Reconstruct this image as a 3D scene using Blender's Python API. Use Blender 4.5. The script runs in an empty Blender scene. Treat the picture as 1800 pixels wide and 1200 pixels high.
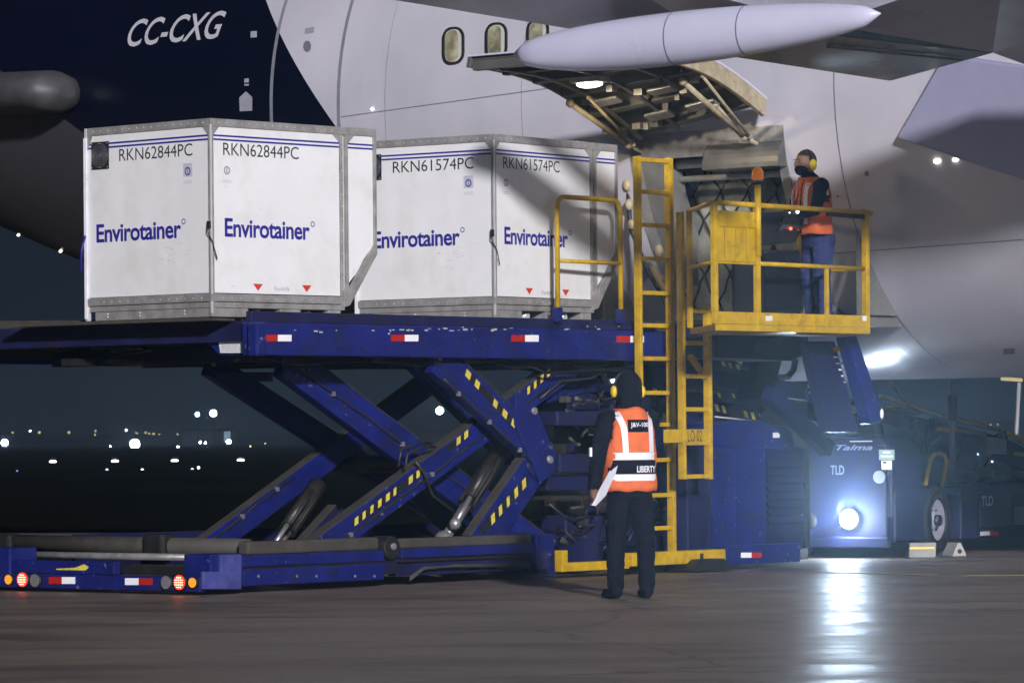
import bpy, bmesh, math, random
from mathutils import Vector, Matrix, noise
from mathutils.bvhtree import BVHTree
random.seed(7)
C = bpy.context.scene.collection
R = math.radians

# ------------------------------------------------------------------ camera, sky, sun, exposure
F, CX, CY, ROLL, CAMZ = 7310.0, 900.0, 768.0, 0.0088, 1.255
cr, sr = math.cos(ROLL), math.sin(ROLL)
cam = bpy.data.cameras.new('camera'); camo = bpy.data.objects.new('camera', cam); C.objects.link(camo)
cam.sensor_width = 36; cam.lens = 36 * F / 1800; cam.shift_y = (CY - 600) / 1800
cam.clip_start = 0.5; cam.clip_end = 6000
camo.matrix_world = Matrix(((cr, sr, 0, 0), (0, 0, -1, 0), (-sr, cr, 0, CAMZ), (0, 0, 0, 1)))
bpy.context.scene.camera = camo

W = bpy.data.worlds.new('World'); bpy.context.scene.world = W; W.use_nodes = True
nt = W.node_tree; nt.nodes.clear()
wo = nt.nodes.new('ShaderNodeOutputWorld'); bg = nt.nodes.new('ShaderNodeBackground')
tc = nt.nodes.new('ShaderNodeTexCoord'); sx = nt.nodes.new('ShaderNodeSeparateXYZ')
rp = nt.nodes.new('ShaderNodeValToRGB')
nt.links.new(tc.outputs['Generated'], sx.inputs[0]); nt.links.new(sx.outputs['Z'], rp.inputs[0])
e = rp.color_ramp.elements                       # city glow on a low night haze, dark navy overhead
e[0].position = 0.0; e[0].color = (0.026, 0.044, 0.062, 1)
e[1].position = 1.0; e[1].color = (0.010, 0.014, 0.028, 1)
for p, c in ((0.006, (0.020, 0.033, 0.048, 1)), (0.03, (0.010, 0.016, 0.026, 1)), (0.2, (0.010, 0.014, 0.026, 1))):
    k = e.new(p); k.color = c
nt.links.new(rp.outputs[0], bg.inputs[0]); bg.inputs[1].default_value = 1.0
nt.links.new(bg.outputs[0], wo.inputs[0])

sun = bpy.data.lights.new('floodlight_sun', 'SUN'); suno = bpy.data.objects.new('floodlight_sun', sun); C.objects.link(suno)
sun.energy = 4.1; sun.angle = R(3.0); sun.color = (1.0, 0.965, 0.985)
SD = Vector((-0.17, 0.96, -0.27)).normalized()
suno.rotation_euler = SD.to_track_quat('-Z', 'Y').to_euler()
sc = bpy.context.scene
sc.view_settings.view_transform = 'Standard'; sc.view_settings.look = 'None'
sc.view_settings.exposure = 0; sc.view_settings.gamma = 1; sc.view_settings.use_curve_mapping = False

# ------------------------------------------------------------------ frames and helpers
YAW = R(50)
OR = Vector((-2.116, 34.0, 0))
UV = Matrix.Translation(OR) @ Matrix.Rotation(YAW, 4, 'Z')      # loader frame: x = along the loader, y = away across it
UVi = UV.inverted()
def ray(px, py):
    x, y = (px - CX) / F, (CY - py) / F
    return Vector((x * cr + y * sr, 1.0, y * cr - x * sr))
CAM = Vector((0, 0, CAMZ))
def P(px, py, v=None, u=None, z=None, M=None):
    """point in a frame (loader frame by default) where the sight line meets the plane y=v, x=u or z=z"""
    Mi = UVi if M is None else M.inverted()
    o = Mi @ CAM; d = Mi.to_3x3() @ ray(px, py)
    if v is not None: t = (v - o.y) / d.y
    elif u is not None: t = (u - o.x) / d.x
    else: t = (z - o.z) / d.z
    return o + d * t
def PD(px, py, D):
    return CAM + ray(px, py) * D

def tag(o, label=None, cat=None, group=None, kind=None):
    if label: o['label'] = label
    if cat: o['category'] = cat
    if group: o['group'] = group
    if kind: o['kind'] = kind
    return o
def empty(name, M, label, cat, group=None):
    o = bpy.data.objects.new(name, None); C.objects.link(o); o.matrix_world = M
    o.empty_display_size = 0.2
    return tag(o, label, cat, group)

def node_mat(name, col, rough=0.5, metal=0.0, var=0.15, scale=6.0, bump=0.0, dirt=None, dirt_amt=0.0, dscale=2.0, emit=None, estr=0, spec=0.5, chips=None):
    m = bpy.data.materials.new(name); m.use_nodes = True; n = m.node_tree; L = n.links
    b = n.nodes['Principled BSDF']
    b.inputs['Roughness'].default_value = rough; b.inputs['Metallic'].default_value = metal
    b.inputs['Specular IOR Level'].default_value = spec
    t = n.nodes.new('ShaderNodeTexCoord')
    ns = n.nodes.new('ShaderNodeTexNoise'); ns.inputs['Scale'].default_value = scale; ns.inputs['Detail'].default_value = 6
    L.new(t.outputs['Object'], ns.inputs['Vector'])
    mr = n.nodes.new('ShaderNodeMapRange'); mr.inputs['From Min'].default_value = 0.3; mr.inputs['From Max'].default_value = 0.7
    mr.inputs['To Min'].default_value = 1 - var; mr.inputs['To Max'].default_value = 1 + var * 0.5
    L.new(ns.outputs['Fac'], mr.inputs['Value'])
    mx = n.nodes.new('ShaderNodeVectorMath'); mx.operation = 'SCALE'; mx.inputs[0].default_value = col[:3]
    L.new(mr.outputs[0], mx.inputs['Scale']); out = mx.outputs[0]
    if dirt:
        n2 = n.nodes.new('ShaderNodeTexNoise'); n2.inputs['Scale'].default_value = dscale; n2.inputs['Detail'].default_value = 10; n2.inputs['Roughness'].default_value = 0.7
        L.new(t.outputs['Object'], n2.inputs['Vector'])
        r2 = n.nodes.new('ShaderNodeMapRange'); r2.inputs['From Min'].default_value = 0.48; r2.inputs['From Max'].default_value = 0.72
        r2.inputs['To Max'].default_value = dirt_amt; L.new(n2.outputs['Fac'], r2.inputs['Value'])
        m2 = n.nodes.new('ShaderNodeMix'); m2.data_type = 'RGBA'; L.new(r2.outputs[0], m2.inputs['Factor'])
        L.new(out, m2.inputs['A']); m2.inputs['B'].default_value = (*dirt, 1); out = m2.outputs['Result']
    if chips:
        n3 = n.nodes.new('ShaderNodeTexNoise'); n3.inputs['Scale'].default_value = 22; n3.inputs['Detail'].default_value = 4
        L.new(t.outputs['Object'], n3.inputs['Vector'])
        r3 = n.nodes.new('ShaderNodeMapRange'); r3.inputs['From Min'].default_value = 0.67; r3.inputs['From Max'].default_value = 0.69
        L.new(n3.outputs['Fac'], r3.inputs['Value'])
        m3 = n.nodes.new('ShaderNodeMix'); m3.data_type = 'RGBA'; L.new(r3.outputs[0], m3.inputs['Factor'])
        L.new(out, m3.inputs['A']); m3.inputs['B'].default_value = (*chips, 1); out = m3.outputs['Result']
    L.new(out, b.inputs['Base Color'])
    rr = n.nodes.new('ShaderNodeMapRange'); rr.inputs['To Min'].default_value = max(0.02, rough - 0.1); rr.inputs['To Max'].default_value = min(1, rough + 0.12)
    L.new(ns.outputs['Fac'], rr.inputs['Value']); L.new(rr.outputs[0], b.inputs['Roughness'])
    if bump:
        nb = n.nodes.new('ShaderNodeTexNoise'); nb.inputs['Scale'].default_value = scale * 3; nb.inputs['Detail'].default_value = 5
        L.new(t.outputs['Object'], nb.inputs['Vector'])
        bp = n.nodes.new('ShaderNodeBump'); bp.inputs['Strength'].default_value = bump; bp.inputs['Distance'].default_value = 0.02
        L.new(nb.outputs['Fac'], bp.inputs['Height']); L.new(bp.outputs[0], b.inputs['Normal'])
    if emit:
        b.inputs['Emission Color'].default_value = (*emit, 1); b.inputs['Emission Strength'].default_value = estr
    return m

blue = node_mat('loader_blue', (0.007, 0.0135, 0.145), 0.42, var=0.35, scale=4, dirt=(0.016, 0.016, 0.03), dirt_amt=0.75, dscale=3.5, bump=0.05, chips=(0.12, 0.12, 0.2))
blue_shaded = node_mat('loader_blue_shaded', (0.008, 0.010, 0.065), 0.55, var=0.4, scale=4, dirt=(0.012, 0.011, 0.012), dirt_amt=0.9, dscale=5, bump=0.08)  # darker copy of the blue: underdeck shade put into the colour, plus grime
blue_pale = node_mat('lit_plate_blue', (0.05, 0.06, 0.26), 0.5, var=0.3, scale=5, dirt=(0.13, 0.13, 0.22), dirt_amt=0.6, dscale=14)  # paler blue: brightness of a light-facing plate put into the colour
yellow = node_mat('yellow_paint', (0.60, 0.38, 0.012), 0.42, var=0.2, scale=8, dirt=(0.09, 0.06, 0.02), dirt_amt=0.55, dscale=9, bump=0.04)
sticker_yellow = node_mat('sticker_yellow', (0.75, 0.62, 0.10), 0.4, var=0.2, scale=20, dirt=(0.2, 0.18, 0.05), dirt_amt=0.6, dscale=30)
black = node_mat('black_rubber', (0.012, 0.012, 0.013), 0.55, var=0.3)
grease = node_mat('greasy_steel', (0.045, 0.04, 0.038), 0.4, metal=0.2, var=0.5, scale=9, dirt=(0.02, 0.017, 0.015), dirt_amt=0.7, bump=0.2)
brown = node_mat('dusty_grey_brown', (0.062, 0.056, 0.048), 0.7, var=0.3, scale=8, dirt=(0.03, 0.028, 0.03), dirt_amt=0.5)
steel = node_mat('galvanised_steel', (0.42, 0.42, 0.43), 0.35, metal=0.6, var=0.25, scale=10, dirt=(0.12, 0.11, 0.10), dirt_amt=0.6, dscale=6)
alu = node_mat('dull_aluminium', (0.40, 0.39, 0.38), 0.42, metal=0.35, var=0.25, scale=9, dirt=(0.16, 0.15, 0.14), dirt_amt=0.6, dscale=5, bump=0.05)
alu_bright = node_mat('bright_aluminium_edge', (0.75, 0.75, 0.78), 0.3, metal=0.3, var=0.15)
panel_white = node_mat('white_panel', (0.82, 0.82, 0.835), 0.38, var=0.05, scale=2, dirt=(0.55, 0.52, 0.47), dirt_amt=0.42, dscale=1.6, bump=0.015)
white = node_mat('white_print', (0.8, 0.8, 0.82), 0.5, var=0.12, scale=25)
refl_white = node_mat('retroreflective_white', (0.92, 0.92, 0.95), 0.4, var=0.05)
refl_red = node_mat('retroreflective_red', (0.42, 0.015, 0.01), 0.45, var=0.1)
ink_blue = node_mat('ink_blue', (0.022, 0.018, 0.27), 0.45, var=0.15, scale=18)
ink_black = node_mat('ink_black', (0.013, 0.013, 0.015), 0.55, var=0.2)
ink_grey = node_mat('ink_grey', (0.30, 0.30, 0.36), 0.5, var=0.2)
red = node_mat('red_marker', (0.62, 0.05, 0.02), 0.5, var=0.1)
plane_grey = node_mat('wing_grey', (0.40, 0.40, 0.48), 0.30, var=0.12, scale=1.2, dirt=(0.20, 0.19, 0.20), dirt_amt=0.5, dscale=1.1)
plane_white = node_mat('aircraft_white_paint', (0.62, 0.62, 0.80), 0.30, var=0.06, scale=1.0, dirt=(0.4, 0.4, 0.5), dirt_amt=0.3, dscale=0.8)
tail_grey = node_mat('fairing_dark_metal', (0.09, 0.09, 0.10), 0.55, metal=0.3, var=0.2)
teal_metal = node_mat('flap_teal_grey', (0.10, 0.16, 0.19), 0.28, metal=0.35, var=0.3, scale=1.5)
primer = node_mat('door_frame_primer', (0.46, 0.39, 0.26), 0.5, var=0.25, scale=10, dirt=(0.18, 0.12, 0.06), dirt_amt=0.6, dscale=12)
door_inner = node_mat('door_inner_liner', (0.13, 0.13, 0.125), 0.4, metal=0.25, var=0.3, scale=5, dirt=(0.08, 0.07, 0.05), dirt_amt=0.6)
hold_wall = node_mat('hold_liner', (0.17, 0.165, 0.155), 0.5, var=0.2)
plastic_wrap = node_mat('plastic_wrapped_cargo', (0.34, 0.34, 0.30), 0.16, var=0.5, scale=4, bump=1.0)
seam_grey = node_mat('seam_grey', (0.16, 0.17, 0.22), 0.5, var=0.1)
glass = node_mat('window_pane', (0.30, 0.28, 0.20), 0.12, var=0.9, scale=7, dirt=(.05, .04, .03), dirt_amt=.9, dscale=6, emit=(.8, .7, .45), estr=.12)
glass_dark = node_mat('dark_glass', (0.03, 0.03, 0.035), 0.1)
orange = node_mat('orange_vest', (0.80, 0.16, 0.045), 0.75, var=0.2, scale=14, bump=0.25, emit=None)
navy = node_mat('navy_cloth', (0.007, 0.008, 0.017), 0.9, var=0.35, scale=9, bump=0.5, spec=0.12)
navy_light = node_mat('faded_navy_trousers', (0.02, 0.028, 0.12), 0.85, var=0.35, scale=9, bump=0.5)
skin = node_mat('skin', (0.22, 0.11, 0.07), 0.5, var=0.1)
hair = node_mat('short_black_hair', (0.01, 0.008, 0.008), 0.7, var=0.3, bump=0.5, scale=30)
muff_yellow = node_mat('ear_muff_yellow', (0.80, 0.55, 0.02), 0.35, var=0.06)
paper = node_mat('paper', (0.62, 0.62, 0.70), 0.7, var=0.1)
amber = node_mat('amber_beacon', (0.80, 0.20, 0.01), 0.12, var=0.3, scale=12, emit=(1.0, 0.28, 0.02), estr=0.2)
def emis(name, col, s):
    m = bpy.data.materials.new(name); m.use_nodes = True; n = m.node_tree; b = n.nodes['Principled BSDF']
    b.inputs['Base Color'].default_value = (*[min(.8, c) for c in col], 1); b.inputs['Emission Color'].default_value = (*col, 1)
    t = n.nodes.new('ShaderNodeTexNoise'); t.inputs['Scale'].default_value = 40
    r = n.nodes.new('ShaderNodeMapRange'); r.inputs['To Min'].default_value = s * .8; r.inputs['To Max'].default_value = s * 1.2
    n.links.new(t.outputs['Fac'], r.inputs['Value']); n.links.new(r.outputs[0], b.inputs['Emission Strength'])
    return m

class MB:
    """collects shapes into one mesh object"""
    def __init__(s): s.bm = bmesh.new(); s.slots = []; s.mi = 0
    def mat(s, m):
        if m not in s.slots: s.slots.append(m)
        s.mi = s.slots.index(m); return s
    def _f(s, vs):
        try:
            f = s.bm.faces.new(vs); f.material_index = s.mi; return f
        except ValueError: return None
    def hexa(s, pts):
        v = [s.bm.verts.new(p) for p in pts]
        for q in ((0, 3, 2, 1), (4, 5, 6, 7), (0, 1, 5, 4), (1, 2, 6, 5), (2, 3, 7, 6), (3, 0, 4, 7)): s._f([v[i] for i in q])
        return s
    def box(s, x0, x1, y0, y1, z0, z1):
        return s.hexa([(x0, y0, z0), (x1, y0, z0), (x1, y1, z0), (x0, y1, z0), (x0, y0, z1), (x1, y0, z1), (x1, y1, z1), (x0, y1, z1)])
    def prism(s, pts, d):
        """closed polygon (list of Vectors) pushed along vector d"""
        d = Vector(d); a = [s.bm.verts.new(p) for p in pts]; b = [s.bm.verts.new(Vector(p) + d) for p in pts]
        s._f(a); s._f(b[::-1]); n = len(a)
        for i in range(n): s._f([a[i], b[i], b[(i + 1) % n], a[(i + 1) % n]])
        return s
    def tube(s, pts, r, n=8, caps=True, closed=False):
        pts = [Vector(p) for p in pts]; rs = r if isinstance(r, (list, tuple)) else [r] * len(pts)
        rings = []; prev = None
        for i, p in enumerate(pts):
            if closed: t = (pts[(i + 1) % len(pts)] - pts[i - 1])
            else: t = (pts[min(i + 1, len(pts) - 1)] - pts[max(i - 1, 0)])
            t.normalize()
            if prev is None:
                a = Vector((0, 0, 1)) if abs(t.z) < 0.9 else Vector((1, 0, 0)); x = t.cross(a).normalized()
            else: x = (prev - t * prev.dot(t)).normalized()
            prev = x; y = t.cross(x)
            rings.append([s.bm.verts.new(p + (x * math.cos(2 * math.pi * k / n) + y * math.sin(2 * math.pi * k / n)) * rs[i]) for k in range(n)])
        m = len(rings)
        for i in range(m if closed else m - 1):
            A, B = rings[i], rings[(i + 1) % m]
            for k in range(n):
                f = s._f([A[k], A[(k + 1) % n], B[(k + 1) % n], B[k]])
                if f: f.smooth = True
        if caps and not closed: s._f(rings[0][::-1]); s._f(rings[-1])
        return s
    def bar(s, a, b, w, h=None, up=(0, 0, 1)):
        """rectangular bar from a to b"""
        a, b = Vector(a), Vector(b); h = h or w; t = (b - a).normalized(); up = Vector(up)
        if abs(t.dot(up)) > 0.95: up = Vector((0, 1, 0))
        x = t.cross(up).normalized() * w / 2; y = x.cross(t).normalized() * h / 2
        return s.hexa([a - x - y, a + x - y, a + x + y, a - x + y, b - x - y, b + x - y, b + x + y, b - x + y])
    def ball(s, c, r, n=12, sc3=(1, 1, 1)):
        M = Matrix.Translation(Vector(c)) @ Matrix.Diagonal((*[r * k for k in sc3], 1))
        g = bmesh.ops.create_uvsphere(s.bm, u_segments=n, v_segments=max(6, n // 2 + 2), radius=1, matrix=M)
        for v in g['verts']:
            for f in v.link_faces: f.material_index = s.mi; f.smooth = True
        return s
    def loft(s, rings, smooth=True, capa=True, capb=True):
        vr = [[s.bm.verts.new(p) for p in r] for r in rings]; n = len(vr[0])
        for A, B in zip(vr[:-1], vr[1:]):
            for k in range(n):
                f = s._f([A[k], A[(k + 1) % n], B[(k + 1) % n], B[k]])
                if f: f.smooth = smooth
        if capa: s._f(vr[0][::-1])
        if capb: s._f(vr[-1])
        return s
    def build(s, name, m=None, parent=None, bevel=0.0, label=None, fix=True):
        me = bpy.data.meshes.new(name)
        if fix: bmesh.ops.recalc_face_normals(s.bm, faces=s.bm.faces)
        s.bm.to_mesh(me); s.bm.free()
        for k in (s.slots or [m]): me.materials.append(k)
        o = bpy.data.objects.new(name, me); C.objects.link(o)
        if parent is not None: o.parent = parent
        if bevel:
            bv = o.modifiers.new('bevel', 'BEVEL'); bv.width = bevel; bv.segments = 2; bv.limit_method = 'ANGLE'; bv.angle_limit = R(40)
        if label: o['label'] = label
        return o

def text_mesh(body, w, h, shear=0.0, bold=0.0, space=1.0):
    """flat lettering scaled to w x h, lower-left at 0,0; returns verts, faces"""
    cu = bpy.data.curves.new('t', 'FONT'); cu.body = body; cu.size = 1; cu.resolution_u = 4; cu.shear = shear; cu.offset = bold; cu.space_character = space
    ob = bpy.data.objects.new('t', cu); C.objects.link(ob)
    bpy.context.view_layer.update()
    me = ob.evaluated_get(bpy.context.evaluated_depsgraph_get()).to_mesh()
    vs = [v.co.copy() for v in me.vertices]; fs = [tuple(p.vertices) for p in me.polygons]
    x0, x1 = min(v.x for v in vs), max(v.x for v in vs); y0, y1 = min(v.y for v in vs), max(v.y for v in vs)
    vs = [((v.x - x0) / (x1 - x0) * w, (v.y - y0) / (y1 - y0) * h) for v in vs]
    bpy.data.objects.remove(ob); bpy.data.curves.remove(cu)
    return vs, fs
def lettering(name, body, w, h, m, parent, o, xd, yd, shear=0.0, bold=0.0, snap=None, space=1.0, label=None):
    vs, fs = text_mesh(body, w, h, shear, bold, space); o, xd, yd = Vector(o), Vector(xd), Vector(yd)
    me = bpy.data.meshes.new(name); pts = [o + xd * x + yd * y for x, y in vs]
    if snap:
        tb = bmesh.new(); vv = [tb.verts.new(p) for p in pts]
        for f in fs:
            try: tb.faces.new([vv[i] for i in f])
            except ValueError: pass
        bmesh.ops.triangulate(tb, faces=tb.faces)
        bmesh.ops.subdivide_edges(tb, edges=tb.edges, cuts=3, use_grid_fill=True)
        for v in tb.verts: v.co = snap(v.co)
        tb.to_mesh(me); tb.free()
    else: me.from_pydata(pts, [], fs)
    me.materials.append(m); ob = bpy.data.objects.new(name, me); C.objects.link(ob); ob.parent = parent
    ob['label'] = label or ('lettering reading ' + body)
    return ob
def frame_at(u, v, z=0, yaw=0): return UV @ Matrix.Translation((u, v, z)) @ Matrix.Rotation(yaw, 4, 'Z')
V3 = Vector

HAZE = 0.0012
# ------------------------------------------------------------------ ground and far field
def ground_mat():
    m = bpy.data.materials.new('apron_concrete'); m.use_nodes = True; n = m.node_tree; L = n.links; b = n.nodes['Principled BSDF']; b.inputs['Specular IOR Level'].default_value = .35
    t = n.nodes.new('ShaderNodeTexCoord')
    mp = n.nodes.new('ShaderNodeMapping'); L.new(t.outputs['Object'], mp.inputs[0]); mp.inputs['Scale'].default_value = (0.5, 1, 1)
    a = n.nodes.new('ShaderNodeTexNoise'); a.inputs['Scale'].default_value = 1.1; a.inputs['Detail'].default_value = 9; a.inputs['Roughness'].default_value = .65; L.new(mp.outputs[0], a.inputs['Vector'])
    g = n.nodes.new('ShaderNodeTexNoise'); g.inputs['Scale'].default_value = 90; g.inputs['Detail'].default_value = 4; L.new(t.outputs['Object'], g.inputs['Vector'])
    cr_ = n.nodes.new('ShaderNodeValToRGB'); L.new(a.outputs['Fac'], cr_.inputs[0])
    cr_.color_ramp.elements[0].position = .32; cr_.color_ramp.elements[0].color = (0.115, 0.090, 0.074, 1)
    cr_.color_ramp.elements[1].position = .68; cr_.color_ramp.elements[1].color = (0.230, 0.185, 0.155, 1)
    mx = n.nodes.new('ShaderNodeMix'); mx.data_type = 'RGBA'; mx.blend_type = 'MULTIPLY'; mx.inputs['Factor'].default_value = .75
    L.new(cr_.outputs[0], mx.inputs['A']); L.new(g.outputs['Fac'], mx.inputs['B'])
    k = n.nodes.new('ShaderNodeVectorMath'); k.operation = 'SCALE'; k.inputs['Scale'].default_value = 1.75; L.new(mx.outputs['Result'], k.inputs[0])
    st = n.nodes.new('ShaderNodeTexNoise'); st.inputs['Scale'].default_value = .45; st.inputs['Detail'].default_value = 12; st.inputs['Roughness'].default_value = .75; st.inputs['Distortion'].default_value = .6
    mp2 = n.nodes.new('ShaderNodeMapping'); L.new(t.outputs['Object'], mp2.inputs[0]); mp2.inputs['Rotation'].default_value = (0, 0, .2); mp2.inputs['Scale'].default_value = (.7, 2.2, 1); L.new(mp2.outputs[0], st.inputs['Vector'])
    sr_ = n.nodes.new('ShaderNodeMapRange'); sr_.inputs['From Min'].default_value = .50; sr_.inputs['From Max'].default_value = .66; sr_.inputs['To Min'].default_value = 1.0; sr_.inputs['To Max'].default_value = .55; L.new(st.outputs['Fac'], sr_.inputs['Value'])
    k2 = n.nodes.new('ShaderNodeVectorMath'); k2.operation = 'SCALE'; L.new(k.outputs[0], k2.inputs[0]); L.new(sr_.outputs[0], k2.inputs['Scale'])
    vo = n.nodes.new('ShaderNodeTexVoronoi'); vo.feature = 'DISTANCE_TO_EDGE'; vo.inputs['Scale'].default_value = .22; wv = n.nodes.new('ShaderNodeVectorMath'); wv.operation = 'ADD'
    L.new(t.outputs['Object'], wv.inputs[0]); L.new(a.outputs['Color'], wv.inputs[1]); L.new(wv.outputs[0], vo.inputs['Vector'])
    cm = n.nodes.new('ShaderNodeMapRange'); cm.inputs['From Max'].default_value = .006; cm.inputs['To Min'].default_value = .35; cm.inputs['To Max'].default_value = 1; L.new(vo.outputs['Distance'], cm.inputs['Value'])
    k3 = n.nodes.new('ShaderNodeVectorMath'); k3.operation = 'SCALE'; L.new(k2.outputs[0], k3.inputs[0]); L.new(cm.outputs[0], k3.inputs['Scale']); k = k3
    L.new(k.outputs[0], b.inputs['Base Color'])
    r = n.nodes.new('ShaderNodeMapRange'); r.inputs['From Min'].default_value = .35; r.inputs['From Max'].default_value = .65; r.inputs['To Min'].default_value = .36; r.inputs['To Max'].default_value = .62
    L.new(a.outputs['Fac'], r.inputs['Value']); L.new(r.outputs[0], b.inputs['Roughness'])
    ad = n.nodes.new('ShaderNodeMath'); ad.operation = 'MULTIPLY_ADD'; ad.inputs[1].default_value = 3.0; L.new(a.outputs['Fac'], ad.inputs[0]); L.new(g.outputs['Fac'], ad.inputs[2])
    bp = n.nodes.new('ShaderNodeBump'); bp.inputs['Strength'].default_value = .22; bp.inputs['Distance'].default_value = .012
    L.new(ad.outputs[0], bp.inputs['Height']); L.new(bp.outputs[0], b.inputs['Normal'])
    return m
g = MB(); g.box(-150, 150, -60, 57, -0.3, 0); tag(g.build('apron', ground_mat()), kind='structure', label='wet-looking dark concrete apron under the loader')
grass_m = node_mat('unlit_grass', (0.008, 0.009, 0.007), 1.0, var=0.5, scale=0.05, spec=0.0)  # near-black base: darkness of the unlit field put into the colour
g = MB(); g.box(-900, 900, -70, 2100, -0.7, -0.302); tag(g.build('airfield_ground', grass_m), kind='structure', label='unlit airfield grass beyond the apron')
ylm = node_mat('faded_yellow_marking', (0.42, 0.36, 0.16), 0.6, var=0.4, scale=3, dirt=(0.1, 0.09, 0.08), dirt_amt=0.9, dscale=6)
for (x0, x1, y) in ((1420, 1640, 1004), (1695, 1900, 1011)):
    g = MB(); a, b_ = P(x0, y, z=.004), P(x1, y + (6 if x0 < 1500 else -1), z=.004); a, b_ = UV @ a, UV @ b_
    d = (b_ - a).normalized(); nrm = V3((-d.y, d.x, 0)) * .06; g.prism([a - nrm, b_ - nrm, b_ + nrm, a + nrm], (0, 0, .002))
    tag(g.build('painted_line', ylm), kind='structure')
# low dark tree line / terminal silhouettes at the horizon
hill = node_mat('far_treeline', (0.005, 0.007, 0.008), 1.0, spec=0.0)
g = MB(); D0 = 1500
top = []
x = -420.0
while x < 420:
    top.append((x, 3.0 + 3.2 * (math.sin(x * .013) * .5 + .5) + random.uniform(-.5, .9))); x += random.uniform(3, 7)
vb = [g.bm.verts.new((x_, D0, -1)) for x_, z_ in top]; vt = [g.bm.verts.new((x_, D0 + 4, z_)) for x_, z_ in top]; vk = [g.bm.verts.new((x_, D0 + 60, -1)) for x_, z_ in top]
for i in range(len(top) - 1): g._f([vb[i], vb[i + 1], vt[i + 1], vt[i]]); g._f([vt[i], vt[i + 1], vk[i + 1], vk[i]])
tag(g.build('far_treeline', hill), kind='structure', label='low dark tree line along the horizon')
bm_ = node_mat('far_building_wall', (0.018, 0.022, 0.028), 0.9)
lit_ = emis('lit_hangar_wall', (0.25, 0.45, 0.55), 0.5)
def far_building(x0, x1, ytop, D, label, lit=None):
    a, b_ = PD(x0, 776, D), PD(x1, 776, D); zt = PD((x0 + x1) / 2, ytop, D).z
    t = empty('far_building', Matrix.Translation(((a.x + b_.x) / 2, D, 0)), label, 'building', 'buildings beyond the airfield'); w = (b_.x - a.x) / 2
    m = MB(); m.box(-w, w, 0, w, -.3, zt); m.build('wall', bm_, t)
    m = MB(); m.box(-w * 1.02, w * 1.02, -.4, w * 1.02, zt, zt + .6); m.build('roof', hill, t)
    nw = max(2, int(w / 5))
    for k in range(nw):
        xx = -w + (k + .5) * 2 * w / nw
        m = MB(); m.box(xx - w / nw * .35, xx + w / nw * .35, -.12, 0.0, zt * .45, zt * .75); m.build('window', glass_dark, t)
    if lit:
        m = MB(); m.box(lit[0] * w, lit[1] * w, -.2, -.13, 0.5, zt * .95); m.build('lit_wall_panel', lit_, t)
far_building(320, 415, 757, 1200, 'low dark terminal with one pale lit wall panel at its right end', (.55, .8))
far_building(560, 650, 764, 1300, 'low dark shed on the horizon seen between the scissor arms')
far_building(745, 792, 762, 1250, 'small dark block under the lamp mast seen through the scissor gap')

lamp_cool = emis('mast_lamp_cool', (0.66, 0.85, 1.0), 40.0)
lamp_warm = emis('street_lamp_warm', (1.0, 0.78, 0.32), 1.8)
lamp_edge = emis('runway_edge_lamp', (1.0, 1.0, 0.9), 3.0)
lamp_taxi = emis('taxiway_lamp_blue', (0.30, 0.45, 1.0), 3.0)
pole_m = node_mat('pole_paint', (0.02, 0.024, 0.028), 0.8, spec=0.1)
def far_lamp(px, py, rpx, D, name, m, label, cat, group, sc3=(1, 1, 1), pole=True):
    c = PD(px, py, D); r = rpx * D / F
    t = empty(name, Matrix.Translation((c.x, c.y, 0)), label, cat, group)
    b = MB(); b.ball((0, 0, c.z), r, 12, sc3); b.build('lamp_head', m, t)
    if pole:
        b = MB(); b.tube([(0, r * 2, -.3), (0, r * 2, c.z * .5), (0, r * 2, c.z)], [D * .00012, D * .0001, D * .00008], 6); b.build('pole', pole_m, t)
        b = MB(); b.box(-r * .8, r * .8, r * 1.0, r * 2.3, c.z + r * .6, c.z + r * .9); b.build('lamp_bracket', pole_m, t)
for px, py, r, lb in ((347, 728, 4, 'left and smaller of the two tall lit masts above the terminal'), (375, 726, 6.5, 'right and brighter of the two tall lit masts above the terminal'),
                      (521, 733.5, 7.5, 'bright mast lamp showing between the two rear scissor arms'), (773, 721.5, 7, 'lone mast lamp with pole showing in the gap of the scissor arms'),
                      (237, 780, 9, 'brightest low floodlight on the horizon left of the terminal'), (8, 777.5, 6.5, 'floodlight at the far left end of the horizon'),
                      (402, 776, 4.5, 'floodlight at the right end of the terminal'), (313, 786, 3, 'small floodlight in front of the terminal')):
    far_lamp(px, py, r, 900, 'lamp_mast', lamp_cool, lb, 'floodlight', 'floodlight masts on the horizon')
warm = [(22, 760, 2), (69, 760, 2.7), (53, 757, 2), (121, 760, 2.7), (167, 764, 2), (168, 757, 2), (222, 756, 2), (240, 761, 2), (256, 760, 2.2), (262, 762, 2), (270, 762, 2.5), (280, 763, 1.6), (312, 763, 2), (332, 762, 3),
        (352, 777, 2.2), (361, 778, 2.2), (194, 784, 1.4), (1726, 748, 1.8), (1741, 746, 1.8), (1754, 746, 1.8), (440, 784, 2), (466, 779, 1.4)]
ORD = ['first', 'second', 'third', 'fourth', 'fifth', 'sixth', 'seventh', 'eighth', 'ninth', 'tenth', 'eleventh', 'twelfth', 'thirteenth', 'fourteenth', 'fifteenth', 'sixteenth', 'seventeenth', 'eighteenth', 'nineteenth', 'twentieth']
def lamp_label(px):
    L_ = sorted(x for x, _, _ in warm if x < 1000); R_ = sorted(x for x, _, _ in warm if x > 1000)
    if px > 1000: return ['left', 'middle', 'right'][R_.index(px)] + ' lamp of the distant trio under the aircraft belly'
    return ORD[L_.index(px)] + ' small street lamp from the left along the horizon'
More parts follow.
